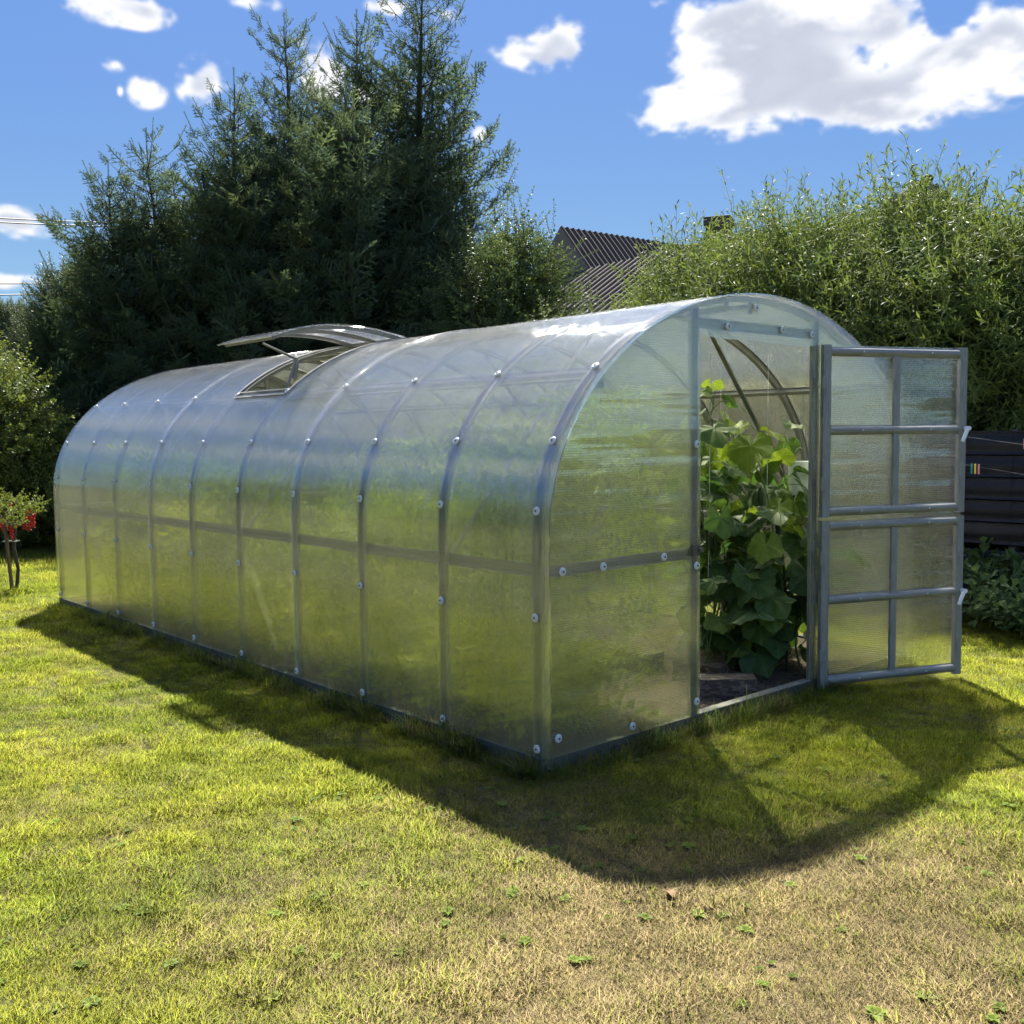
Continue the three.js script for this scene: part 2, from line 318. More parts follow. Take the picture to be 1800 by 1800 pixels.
const SKIN = new THREE.MeshPhysicalMaterial({ color: C3(0.95, 0.96, 0.78), roughness: 0.16, transmission: 0.975, thickness: 0, ior: 1.55, side: THREE.DoubleSide });   // the inner skin, slightly yellowed by sun and algae
const SHEET = sheetMaterial(false, SHEETOPT), GABLE = sheetMaterial(true, SHEETOPT);
const PLASTIC = std(0.62, 0.63, 0.62, 0.45), SCREW = std(0.10, 0.10, 0.11, 0.4, { metalness: 0.8 }), WHITE = std(0.80, 0.81, 0.82, 0.35);

function gridSlab(is, zs, hole, thick, inset = 0) {   // part of the curved cover: outline points is[], stations zs[], hole(i, z) true where cut out
  const t = new Tri(), has = (a, b) => a >= 0 && b >= 0 && a + 1 < is.length && b + 1 < zs.length && !hole(is[a], (zs[b] + zs[b + 1]) / 2);
  const uv = (i, z) => [z, PROFILE[i].s];
  for (let a = 0; a + 1 < is.length; a++) for (let b = 0; b + 1 < zs.length; b++) {
    if (!has(a, b)) continue;
    const i = is[a], j = is[a + 1], z0 = zs[b], z1 = zs[b + 1];
    for (const o of thick ? [0, -thick] : [-inset]) {
      const s = thick && o ? -1 : 1, ni = normalAt(i).multiplyScalar(s), nj = normalAt(j).multiplyScalar(s), q = [[at(i, o, z0), ni, uv(i, z0)], [at(j, o, z0), nj, uv(j, z0)], [at(j, o, z1), nj, uv(j, z1)], [at(i, o, z1), ni, uv(i, z1)]];
      if (s < 0) q.reverse();
      t.quad(q[0][0], q[1][0], q[2][0], q[3][0], q.map((x) => x[1]), ...q.map((x) => x[2]));
    }
    if (!thick) continue;
    const wall = (p0, i0, z0_, i1, z1_) => t.quad(at(i0, 0, z0_), at(i1, 0, z1_), at(i1, -thick, z1_), at(i0, -thick, z0_), null, uv(i0, z0_), uv(i1, z1_), uv(i1, z1_), uv(i0, z0_));
    if (!has(a - 1, b)) wall(0, i, z1, i, z0);
    if (!has(a + 1, b)) wall(0, j, z0, j, z1);
    if (!has(a, b - 1)) wall(0, i, z0, j, z0);
    if (!has(a, b + 1)) wall(0, j, z1, i, z1);
  }
  return t.geo();
}
const house = thing('greenhouse', 'arched clear polycarbonate greenhouse with its door and roof vent open', 'greenhouse');
const ALL = PROFILE.map((_, i) => i), V0 = indexOf(40), V1 = indexOf(80), ventHole = (i, z) => i >= V0 && i < V1 && z < -4 * BAY && z > -5 * BAY;
const THICK = SHEETOPT.thickness ? 0.006 : 0;
for (const [z1, z0] of [[0.05, -2.02], [-2.0, -4.02], [-4.0, -6.05]]) {
  const zs = [...new Set([z1, ...RIBS.filter((z) => z < z1 && z > z0), z0])].sort((a, b) => b - a);
  part('cover_sheet', gridSlab(ALL, zs, ventHole, THICK), SHEET, house);
  part('inner_skin', gridSlab(ALL, zs.map((z) => clamp(z, -6.0, 0.0)), ventHole, 0, 0.0075), SKIN, house);
}
for (const z of RIBS) part('rib', sweepArc(HAT(0.03, 0.014, 0.026, -0.009), z + (z === 0 ? -0.03 : z < -5.9 ? 0.03 : 0)), STEEL, house);
for (const k of [3, 6]) part('joint_strip', sweepArc([[-0.035, 0.001], [-0.03, 0.0035], [0.03, 0.0035], [0.035, 0.001]], -k * BAY), sheetMaterial(false, { ...SHEETOPT, thickness: 0, transmission: 0.9, roughness: 0.3, opacity: 0.6 }), house);
// chord braces inside three of the ribs
for (const k of [1, 4, 7]) for (const s of [0, 1]) {
  const m = (x) => s ? 3 - x : x, a = V(m(1.05), 2.0, -k * BAY), b = V(m(0.05), 0.86, -k * BAY), d = b.clone().sub(a).normalize();
  part('brace', sweepLine(HAT(0.016, 0.009, 0.014, 0), a, b, V(0, 0, 1), V(d.y, -d.x, 0).multiplyScalar(s ? 1 : -1)), STEEL, house);
}
// rails along the house
for (const i of [4, indexOf(40), indexOf(90), indexOf(140), PROFILE.length - 5]) {
  const n = normalAt(i), tg = V(-n.y, n.x, 0);
  const spans = (i === indexOf(40)) ? [[-0.04, -5.96]] : [[-0.04, -5.96]];
  for (const [z1, z0] of spans) part('purlin', sweepLine(HAT(0.028, 0.014, 0.024, -0.037), at(i, 0, z1), at(i, 0, z0), tg, n), STEEL, house);
}
// foot frame, half sunk in the grass
part('foot_beam', box(0.035, 0.075, 6.0, -0.002, 0.038, -3.0), SILL, house); part('foot_beam', box(0.035, 0.075, 6.0, 3.002, 0.038, -3.0), SILL, house);
part('foot_beam', box(2.96, 0.07, 0.03, 1.5, 0.036, -0.003), SILL, house); part('foot_beam', box(2.96, 0.07, 0.03, 1.5, 0.036, -5.997), SILL, house);
part('threshold', box(0.96, 0.006, 0.05, 1.475, 0.0745, -0.004, 0.001), STEEL, house);
// gable walls
function gableGeo(door, z, thick = THICK) {
  const pts = [[0.0, 0.03]];
  if (door) pts.push([1.0, 0.03], [1.0, 1.865], [1.2, 1.858], [1.45, 1.863], [1.7, 1.856], [1.955, 1.862], [1.955, 0.03]);
  pts.push([2.995, 0.03]);
  for (let i = PROFILE.length - 2; i > 0; i--) pts.push([PROFILE[i].x - PROFILE[i].nx * 0.012, PROFILE[i].y - PROFILE[i].ny * 0.012]);
  const s = new THREE.Shape(pts.map((p) => new THREE.Vector2(...p)));
  const g = thick ? new THREE.ExtrudeGeometry(s, { depth: thick, bevelEnabled: false, steps: 1 }) : new THREE.ShapeGeometry(s);
  g.translate(0, 0, z); return g;
}
part('gable_sheet', gableGeo(true, 0.012), GABLE, house); part('gable_sheet', gableGeo(false, -6.018), GABLE, house);
part('inner_skin', gableGeo(true, 0.0105, 0), SKIN, house); part('inner_skin', gableGeo(false, -6.0105, 0), SKIN, house);
const outline = (x) => 0.99 + 1.1 * Math.sqrt(Math.max(0, 1 - ((x - 1.5) / 1.515) ** 2)) - 0.03;
const GH = HAT(0.026, 0.014, 0.022, 0.0), ZP = V(0, 0, 1);
const upright = (x, y0, y1, z, o = 1) => part('gable_post', sweepLine(HAT(0.03, 0.016, 0.026, 0), V(x, y0, z), V(x, y1, z), V(1, 0, 0), V(0, 0, o)), STEEL, house);
const gableRail = (x0, x1, y, z, o = 1) => part('gable_rail', sweepLine(GH, V(x0, y, z), V(x1, y, z), V(0, o, 0), V(0, 0, o)), STEEL, house);
upright(0.968, 0.07, outline(0.968), 0.008); upright(1.985, 0.07, outline(1.985), 0.008);
gableRail(0.03, 0.94, 0.85, 0.006); gableRail(2.015, 2.97, 0.85, 0.006); gableRail(0.99, 1.96, 1.925, 0.006);
for (const x of [0.968, 1.985]) upright(x, 0.07, outline(x), -6.008, -1);
gableRail(0.03, 2.97, 0.85, -6.006, -1); gableRail(0.99, 1.96, 1.925, -6.006, -1);
for (const [x, y, w, h] of [[1.4, 2.02, 0.03, 0.06], [1.21, 2.035, 0.022, 0.04], [0.33, 1.62, 0.05, 0.03]]) part('bracket', box(w, h, 0.012, x, y, 0.002), STEEL, house);
// round washers with a screw
const washerGeo = new THREE.LatheGeometry([[0.0001, 0.006], [0.006, 0.006], [0.0095, 0.0075], [0.0155, 0.0065], [0.0185, 0.003], [0.0185, 0]].map((p) => new THREE.Vector2(...p)), 16), screwGeo = new THREE.CylinderGeometry(0.0042, 0.0048, 0.004, 8);
screwGeo.translate(0, 0.0085, 0);
function washer(p, n, parent = house) { const w = part('washer', washerGeo, PLASTIC, parent); w.position.copy(p).addScaledVector(n, 0.0005); w.quaternion.copy(along(n)); const s = part('screw', screwGeo, SCREW, w); s.rotation.y = p.x * 7; return w; }
for (const z of RIBS) for (const m of [0, 1]) for (const y of [0.11, 0.66, 1.10, 1.385, 1.70]) {
  const i = m ? PROFILE.length - 1 - PROFILE.findIndex((p) => p.y >= y) : PROFILE.findIndex((p) => p.y >= y), q = PROFILE[i], b = PROFILE[m ? i + 1 : i - 1], t = (y - b.y) / (q.y - b.y);
  if (y > 1.6 && z < -2.5 && z > -3.5 && m) continue;
  washer(V(mix(b.x, q.x, t), y, z + (z === 0 ? -0.03 : z < -5.9 ? 0.03 : 0) + rr(-0.004, 0.004)), V(mix(b.nx, q.nx, t), mix(b.ny, q.ny, t), 0).normalize());
}
for (const [x, y] of [[1.205, 1.918], [1.66, 1.93], [1.43, 2.022], [0.972, 1.36], [0.972, 0.79], [0.975, 0.14], [0.335, 0.845], [0.735, 0.852], [0.09, 0.845], [0.52, 0.11], [0.06, 0.15], [1.93, 1.92], [2.4, 0.85], [2.8, 0.85]]) washer(V(x, y, 0.0125 + THICK), ZP);
part('latch', merged([box(0.05, 0.055, 0.012, 0.955, 0.865, 0.024 + THICK), box(0.028, 0.02, 0.02, 0.975, 0.865, 0.032 + THICK)]), std(0.13, 0.11, 0.09, 0.5, { metalness: 0.5 }), house);

// --- the two door leaves, swung wide open
const ROLL = (w, d) => [[-w - 0.006, 0], [-w, 0.002], ...Array.from({ length: 9 }, (_, k) => [-w * Math.cos(k / 8 * PI), 0.002 + d * Math.sin(k / 8 * PI)]), [w, 0.002], [w + 0.006, 0]];
function doorLeaf(y0, y1, rails, split, handleY) {
  const leaf = new THREE.Group(); leaf.name = 'door_leaf'; house.add(leaf);
  leaf.position.set(2.012, 0, 0.028); leaf.rotation.y = -Math.atan2(0.366, 0.885);
  const X = V(1, 0, 0), Y = V(0, 1, 0), Z = V(0, 0, 1), w = 0.945;
  const g = new THREE.PlaneGeometry(w - 0.01, y1 - y0 + 0.02);
  if (THICK) { const b = new THREE.BoxGeometry(w - 0.01, y1 - y0 + 0.02, THICK); b.translate(w / 2, (y0 + y1) / 2 - 0.01, -0.006); part('leaf_sheet', metric(b), GABLE, leaf); } else { g.translate(w / 2, (y0 + y1) / 2 - 0.01, -0.006); part('leaf_sheet', metric(g), GABLE, leaf); }
  for (const x of [0.022, w - 0.022]) part('stile', sweepLine([[-0.024, -0.004], [-0.024, 0.022], [-0.014, 0.027], [0.014, 0.027], [0.024, 0.022], [0.024, -0.004]], V(x, y0, 0), V(x, y1, 0), X, Z), STEEL, leaf);
  for (const y of rails) part('rail', sweepLine(ROLL(0.02, 0.02), V(0.046, y, 0.004), V(w - 0.046, y, 0.004), Y, Z), STEEL, leaf);
  for (let k = 0; k + 1 < rails.length; k++) part('mullion', sweepLine([[-0.023, 0], [-0.019, 0.012], [0.019, 0.012], [0.023, 0]], V(split, rails[k] - 0.02, 0.004), V(split, rails[k + 1] + 0.02, 0.004), X, Z), SILLDOOR, leaf);
  for (const y of rails) for (const x of [0.25, 0.70]) { const s = part('rivet', screwGeo, PLASTIC, leaf); s.position.set(x, y, 0.018); s.rotation.x = PI / 2; }
  const h = part('handle', merged([limb([V(0, 0, 0), V(-0.012, -0.012, 0.004), V(-0.045, -0.075, 0.008)], [0.012, 0.0115, 0.010], 8), (() => { const c = new THREE.CylinderGeometry(0.011, 0.013, 0.045, 10); c.rotateX(PI / 2); c.translate(0, 0, -0.01); return c; })()]), WHITE, leaf); h.position.set(w - 0.01, handleY, 0.05);
  for (const y of [y0 + 0.18, y1 - 0.2]) part('hinge', merged([box(0.03, 0.06, 0.006, -0.005, y, 0.03), (() => { const c = new THREE.CylinderGeometry(0.006, 0.006, 0.07, 8); c.translate(-0.012, y, 0.034); return c; })()]), STEEL, leaf);
}
function metric(g) { const p = g.attributes.position, u = g.attributes.uv; for (let i = 0; i < p.count; i++) u.setXY(i, p.getX(i), p.getY(i)); return g; }
const SILLDOOR = STEEL;
doorLeaf(0.955, 1.872, [1.838, 1.42, 0.985], 0.478, 1.425);
doorLeaf(0.028, 0.935, [0.905, 0.505, 0.065], 0.478, 0.51);

// --- the roof vent: a curved flap hinged below the ridge, held by a folding arm
{
  const flap = new THREE.Group(); flap.name = 'vent_flap'; house.add(flap);
  const hinge = PROFILE[V1]; flap.position.set(hinge.x, hinge.y + 0.012, -4.5 * BAY); flap.rotation.z = -rad(20.5);
  const bring = (g) => { g.translate(-hinge.x, -hinge.y, 4.5 * BAY); return g; };
  const i0 = V0 - 1, i1 = V1, idx = ALL.filter((i) => i >= i0 && i <= i1), za = -4 * BAY + 0.01, zb = -5 * BAY - 0.01;
  part('flap_sheet', bring(gridSlab(idx, [za, (za + zb) / 2, zb], () => false, THICK)), SHEET, flap);
  for (const z of [za - 0.04, (za + zb) / 2, zb + 0.04]) part('flap_rib', bring(sweepArc(HAT(0.022, 0.011, 0.02, -0.01), z, i0 + 1, i1)), STEEL, flap);
  for (const i of [i0 + 1, i1]) { const n = normalAt(i); part('flap_bar', bring(sweepLine(HAT(0.022, 0.011, 0.02, -0.012), at(i, 0, za - 0.02), at(i, 0, zb + 0.02), V(-n.y, n.x, 0), n)), STEEL, flap); }
  const zc = -4.5 * BAY;
  part('vent_arm', merged([limb([V(0.53, 1.735, zc), V(0.60, 1.93, zc)], [0.011, 0.011], 8), limb([V(0.585, 1.80, zc), V(0.612, 1.925, zc)], [0.015, 0.015], 8), limb([V(0.60, 1.93, zc), V(0.36, 2.02, zc)], [0.009, 0.008], 8)]), STEEL, house);
  const i = V0, n = normalAt(i); part('vent_sill', sweepLine(HAT(0.03, 0.015, 0.02, 0.004), at(i, 0, za), at(i, 0, zb), V(-n.y, n.x, 0), n), STEEL, house);
  for (const z of [za + 0.0, zb]) part('vent_jamb', sweepArc([[-0.012, -0.006], [-0.012, 0.004], [0.012, 0.004], [0.012, -0.006]], z, V0, V1), STEEL, house);
}

// ---------------------------------------------------------------- inside the greenhouse
R = mulberry(303);
const soilTex = texture(256, 256, (x, y) => { const w = smooth(0, 40, Math.min(x, 255 - x, y, 255 - y)), v = mix(0.5, fbm(x / 9, 2, y / 9, 4), w); return [0.3 + v, 0.3 + v * 0.97, 0.3 + v * 0.92]; });
{
  const g = new THREE.PlaneGeometry(2.96, 5.94, 60, 120); g.rotateX(-PI / 2); g.translate(1.5, 0.004, -3);
  const p = g.attributes.position; for (let i = 0; i < p.count; i++) { const x = p.getX(i), z = p.getZ(i), bed = Math.max(smooth(0.95, 0.8, x), smooth(1.66, 1.8, x)) * smooth(-0.02, -0.32, z); p.setY(i, 0.006 + bed * 0.055 + (fbm(x * 6, 1, z * 6, 3) - 0.3) * 0.03); }
  g.computeVertexNormals(); metricXZ(g);
  structure('garden_soil', g, new THREE.MeshStandardMaterial({ color: C3(0.12, 0.095, 0.07), map: soilTex, roughness: 1, bumpMap: soilTex, bumpScale: 0.02 }));
}
function metricXZ(g) { const p = g.attributes.position, u = g.attributes.uv; for (let i = 0; i < p.count; i++) u.setXY(i, p.getX(i) * 2, p.getZ(i) * 2); return g; }
const stoneTex = texture(128, 128, (x, y) => { const v = fbm(x / 12, 3, y / 12, 4), w = v > 0.55 ? 1 : 0.6; return [w * (0.5 + v * 0.6), w * (0.5 + v * 0.57), w * (0.5 + v * 0.53)]; });
const STONE = new THREE.MeshStandardMaterial({ color: C3(0.16, 0.125, 0.105), map: stoneTex, roughness: 0.9, bumpMap: stoneTex, bumpScale: 0.01 });
function stone(w, h, d) { const g = new THREE.BoxGeometry(w, h, d, 8, 5, 5), p = g.attributes.position; for (let i = 0; i < p.count; i++) { const v = V(p.getX(i), p.getY(i), p.getZ(i)), k = 0.86 + 0.28 * fbm(v.x * 18 + 5, v.y * 18, v.z * 18, 3); p.setXYZ(i, v.x * (0.95 + 0.1 * (k - 1)), v.y * k, v.z * k); } g.computeVertexNormals(); return g; }
for (const [x, z, turn, w, label] of [[1.52, -0.23, -0.72, 0.34, 'weathered reddish edging block lying just inside the open doorway'], [1.70, -0.52, -1.35, 0.3, 'edging block behind the first one, half under cucumber leaves'], [1.69, -1.0, -1.55, 0.34, 'far edging block along the cucumber bed']]) { const o = thing('edging_block', label, 'block', [x, 0.0, z], turn, 'blocks edging the cucumber bed'); part('block', stone(w, 0.13, 0.13).translate(0, 0.062, 0), STONE, o); }

// cucumber vines: each large leaf is its own mesh
function cucumberLeaf(seed) {
  const rnd = mulberry(seed), t = new Tri(), N = 30, rim = [], mid = [];
  for (let k = 0; k <= N; k++) {
    const a = (k / N) * 2 * PI * 0.93 + 0.22, q = a - PI, lobe = 0.84 + 0.075 * Math.cos(5 * (a - PI)) + 0.10 * Math.exp(-q * q * 7), r = (lobe + 0.022 * (k % 2 ? 1 : -1)) * (1 - 0.12 * Math.exp(-((Math.abs(q) - 2.75) ** 2) * 6));
    const z = 0.18 * Math.sin(a * 2.5 + seed) + (rnd() - 0.5) * 0.1;
    const x = Math.sin(a) * r, y = -Math.cos(a) * r + 0.1;
    rim.push(V(x, z - 0.30 * r * r + 0.12, y)); mid.push(V(x * 0.5, z * 0.2 - 0.02 + 0.045 * Math.cos(5 * (a - PI)), y * 0.5));
  }
  const c = V(0, 0, 0.02);
  const vn = (v) => V(v.x * 0.5, 1, v.z * 0.4).normalize();
  for (let k = 0; k < N; k++) { t.tri(c, mid[k], mid[k + 1], null, [0, 0], [mid[k].x, mid[k].z], [mid[k + 1].x, mid[k + 1].z]); t.quad(mid[k], rim[k], rim[k + 1], mid[k + 1], null, [mid[k].x, mid[k].z], [rim[k].x, rim[k].z], [rim[k + 1].x, rim[k + 1].z], [mid[k + 1].x, mid[k + 1].z]); }
  const g = toCreasedNormals(t.geo(), 0.7); return g;
}
const cukeLeaves = [1, 2, 3, 4, 5].map((k) => cucumberLeaf(k * 13));
const veinTex = texture(256, 256, (x, y) => {   // pale veins fanning from the stalk
  const u = (x / 128 - 1) * 1.05, v = (y / 128 - 1) * 1.05, r = Math.hypot(u, v), a = Math.atan2(u, -v); let d = 9;
  for (let k = -2; k <= 2; k++) { const w = PI + k * 1.256, da = Math.abs(((a - w + 3 * PI) % (2 * PI)) - PI); d = Math.min(d, Math.sin(Math.min(da, 1.57)) * r); }
  const fine = Math.abs(((r * 7 + Math.abs(Math.sin(a * 2.5)) * 1.6) % 1) - 0.5), s = 1 - smooth(0.004, 0.03, d), n = fbm(u * 9 + 4, 2, v * 9, 3), k = 0.72 + 0.28 * n + 0.42 * s + 0.10 * (1 - smooth(0.02, 0.12, fine));
  return [k * 0.9, k * 0.92, k * 0.85];
});
veinTex.offset.set(0.5, 0.5); veinTex.repeat.set(0.476, 0.476);
const CUKE = [[0.085, 0.165, 0.032], [0.105, 0.19, 0.030], [0.16, 0.25, 0.030], [0.07, 0.14, 0.035], [0.25, 0.34, 0.03]].map((c) => leafy(...c, { map: veinTex, bumpMap: veinTex, bumpScale: -0.006, clearcoat: 0.45, clearcoatRoughness: 0.45, transmission: 0.5 }));
const VINE = leafy(0.16, 0.22, 0.06, { transmission: 0.15 }), CUKEFRUIT = std(0.018, 0.045, 0.016, 0.4), FLOWER = leafy(0.75, 0.42, 0.02, { transmission: 0.3 });
function cucumber(x, z, height, seed, label, opts = {}) {
  const o = thing('cucumber_plant', label, 'plant', [x, 0.05, z], 0, 'cucumber plants'), rnd = mulberry(seed), ra = (a, b) => a + (b - a) * rnd();
  const path = [], n = 14; for (let k = 0; k <= n; k++) { const f = k / n; path.push(V(Math.sin(f * 9 + seed) * 0.035, f * height, Math.cos(f * 7 + seed) * 0.035)); }
  part('vine', limb(path, path.map((_, k) => 0.007 * (1 - k / n * 0.6)), 6), VINE, o);
  const count = Math.round(height * (opts.dense ?? 13)); let a = rnd() * 6;
  for (let k = 0; k < count; k++) {
    const f = Math.pow((k + 0.5) / count, 0.9), y = f * height, size = ra(0.095, 0.155) * (f > 0.86 ? 0.72 : 1) * (opts.size ?? 1), reach = ra(0.10, 0.24) * (f > 0.8 ? 0.7 : 1);
    a += 2.4 + ra(-0.5, 0.5);
    const root = path[Math.min(n, Math.floor(f * n))], tip = V(root.x + Math.cos(a) * reach, y + ra(0.02, 0.12), root.z + Math.sin(a) * reach), midp = V((root.x + tip.x) / 2, (y + tip.y) / 2 + 0.035, (root.z + tip.z) / 2);
    const leaf = part('leaf', cukeLeaves[Math.floor(rnd() * 5)], CUKE[f > 0.72 ? pickR([0, 1, 2, 4, 4]) : pickR([0, 1, 3, 0, 2])], o);
    function pickR(q) { return q[Math.floor(rnd() * q.length)]; }
    leaf.position.copy(tip); leaf.scale.setScalar(size);
    const droop = ra(0.25, 1.15); leaf.rotation.set(0, 0, 0); leaf.quaternion.setFromEuler(new THREE.Euler(droop, -a + PI / 2, ra(-0.35, 0.35), 'YXZ'));
    part('leaf_stalk', limb([V(root.x, y, root.z), midp, tip], [0.0035, 0.003, 0.0025], 5), VINE, o);
  }
  for (let k = 0; k < (opts.fruit ?? 3); k++) {
    const b = ra(0, 6.3), y = height * ra(0.45, 0.78), px = Math.cos(b) * 0.07, pz = Math.sin(b) * 0.07, l = ra(0.09, 0.13), pts = [0, 0.08, 0.3, 0.6, 0.88, 1].map((q) => V(px + q * 0.012, y - q * l, pz));
    part('cucumber', limb(pts, [0.004, 0.010, 0.015, 0.0155, 0.012, 0.003], 9), CUKEFRUIT, o);
  }
  for (let k = 0; k < (opts.flowers ?? 2); k++) {
    const t = new Tri(), b = ra(0, 6.3), c = V(Math.cos(b) * 0.06, height * ra(0.3, 0.8), Math.sin(b) * 0.06);
    for (let q = 0; q < 5; q++) { const e = q * 1.257, f = e + 0.5; t.tri(c, V(c.x + Math.cos(e) * 0.02, c.y + 0.008, c.z + Math.sin(e) * 0.02), V(c.x + Math.cos(f) * 0.02, c.y + 0.006, c.z + Math.sin(f) * 0.02)); }
    part('flower', t.geo(), FLOWER, o);
  }
  return o;
}
cucumber(1.83, -0.58, 1.62, 5, 'tallest cucumber vine nearest the left door post, yellow-green top leaves', { dense: 15 });
cucumber(2.16, -0.42, 1.40, 9, 'cucumber vine in front of the white container by the right door post', { dense: 15, fruit: 4 });
cucumber(2.42, -0.95, 1.45, 23, 'cucumber vine behind the front two, crossing the diagonal brace', { dense: 13 });
cucumber(2.02, -0.62, 1.15, 31, 'middle cucumber vine between the two front ones', { dense: 15 });
cucumber(1.92, -0.34, 0.62, 47, 'low young cucumber plant sprawling over the edging block', { dense: 22, fruit: 1, size: 1.05 });
cucumber(2.45, -0.45, 1.35, 53, 'blurred cucumber vine at the right wall behind the clear door leaves', { dense: 12 });
cucumber(2.25, -0.22, 0.9, 59, 'shorter cucumber vine at the foot of the right door post', { dense: 16 });
cucumber(2.12, -0.78, 1.3, 61, 'cucumber vine filling the gap behind the middle one', { dense: 15, size: 1.1 });
cucumber(2.34, -0.62, 1.2, 67, 'cucumber vine close behind the white container', { dense: 15, size: 1.1 });
cucumber(2.05, -0.28, 0.75, 71, 'low bushy cucumber plant beside the dark stake', { dense: 22, size: 1.1 });
// strings, stake and container
for (const [x, z, y, label] of [[1.83, -0.58, 1.86, 'thin white string holding the tallest cucumber vine'], [2.16, -0.42, 1.86, 'thin white string hanging from the upper rail above the right vine'], [2.42, -0.95, 1.85, 'thin white string beside the diagonal brace']]) { const o = thing('plant_string', label, 'string', [x, 0, z], 0, 'strings the cucumbers climb'); part('string', limb([V(0, 0.08, 0), V(0.012, 0.9, 0.004), V(0.05, y, -0.02)], [0.0016, 0.0016, 0.0016], 5), WHITE, o); }
{ const o = thing('plant_stake', 'thin dark stake standing among the lower cucumber leaves', 'stake', [2.12, 0.03, -0.24]); part('stake', limb([V(0, 0, 0), V(-0.01, 0.3, 0), V(-0.03, 0.66, -0.01)], [0.007, 0.0065, 0.006], 7), std(0.02, 0.018, 0.016, 0.7), o); }
{ const o = thing('white_container', 'white plastic container hanging behind cucumbers at the right door post', 'container', [2.53, 1.03, -0.43]); part('body', new THREE.LatheGeometry([[0.001, 0], [0.055, 0], [0.06, 0.01], [0.07, 0.2], [0.073, 0.205], [0.07, 0.21], [0.066, 0.2], [0.056, 0.015], [0.001, 0.012]].map((p) => new THREE.Vector2(...p)), 24), WHITE, o); part('handle', limb(Array.from({ length: 9 }, (_, k) => V(Math.cos(k / 8 * PI) * 0.07, 0.2 + Math.sin(k / 8 * PI) * 0.09, 0)), Array(9).fill(0.003), 6), STEEL, o); part('hanging_wire', limb([V(0, 0.285, 0), V(0.1, 0.62, -0.05)], [0.0015, 0.0015], 5), STEEL, o); }
{ const o = thing('path_rail', 'pale metal tube lying across the greenhouse beyond the cucumbers', 'tube', [2.0, 0, -3.0]); part('tube', limb([V(-0.75, 0.93, -0.4), V(0.75, 0.93, 0.1)], [0.014, 0.014], 8), STEEL, o); part('upright', limb([V(-0.7, 0.0, -0.38), V(-0.7, 0.94, -0.38)], [0.014, 0.014], 8), STEEL, o); part('upright', limb([V(0.7, 0.0, 0.08), V(0.7, 0.94, 0.08)], [0.014, 0.014], 8), STEEL, o); }

// other crops, seen blurred through the sheets
function leafletInto(t, p, d, up, l, w) {   // a folded pointed leaf from p along d
  const s = V(0, 0, 0).crossVectors(d, up).normalize().multiplyScalar(w / 2), m = p.clone().addScaledVector(d, l * 0.45).addScaledVector(up, l * 0.06), e = p.clone().addScaledVector(d, l).addScaledVector(up, -l * 0.12), f = up.clone().multiplyScalar(w * 0.14);
  const L = m.clone().add(s).add(f), Q = m.clone().sub(s).add(f);
  t.tri(p, Q, m); t.tri(p, m, L); t.tri(m, Q, e); t.tri(m, e, L);
}
function tomatoSpray(seed) {
  const rnd = mulberry(seed), t = new Tri();
  for (let k = 0; k < 9; k++) { const f = (k + 1) / 9, side = k % 2 ? 1 : -1, p = V(0, f * 0.26, -0.05 * f * f), d = k === 8 ? V(0, 1, -0.3) : V(side * 1, 0.55, -0.3 + rnd() * 0.3); leafletInto(t, p, d.normalize(), V(0, 0.2, 1).normalize(), 0.075 + rnd() * 0.03, 0.036); }
  return t.geo();
}
const tomatoSprays = [tomatoSpray(3), tomatoSpray(8)];
const CROP = [leafy(0.28, 0.36, 0.04), leafy(0.46, 0.50, 0.05), leafy(0.22, 0.30, 0.04)];
function crop(name, label, x, z, h, r, n, mat, seed, spray = tomatoSprays) {
  const rnd = mulberry(seed), o = thing(name, label, 'plant', [x, 0.05, z], 0, 'crops in the greenhouse beds'), pts = [0, 0.35, 0.7, 1].map((f) => V(Math.sin(f * 4 + seed) * 0.03, f * h * 0.96, Math.cos(f * 5) * 0.03));
  part('stem', limb(pts, [0.008, 0.007, 0.005, 0.003], 6), VINE, o);
  const list = []; for (let k = 0; k < n; k++) { const f = Math.pow(rnd(), 0.8), a = rnd() * 6.3, q = r * (0.25 + 0.75 * Math.sin(Math.min(1, f * 1.15 + 0.12) * PI * 0.9)) * Math.sqrt(rnd()), d = V(Math.cos(a), 0.35 - rnd() * 0.9, Math.sin(a)); const px = Math.cos(a) * q * 0.4, sc = 0.55 + 0.6 * rnd(), end = x + px + d.x / d.length() * 0.3 * sc; if (end < 0.07 || end > 2.93 || z + Math.sin(a) * (q * 0.4 + 0.3 * sc) > -0.06) { rnd(); continue; } list.push(matrix(V(px, 0.05 + f * h * 0.95, Math.sin(a) * q * 0.4), along(d, rnd() * 6.3), sc)); }
  copies('foliage', spray[seed % spray.length], mat, list, o);
  return o;
}
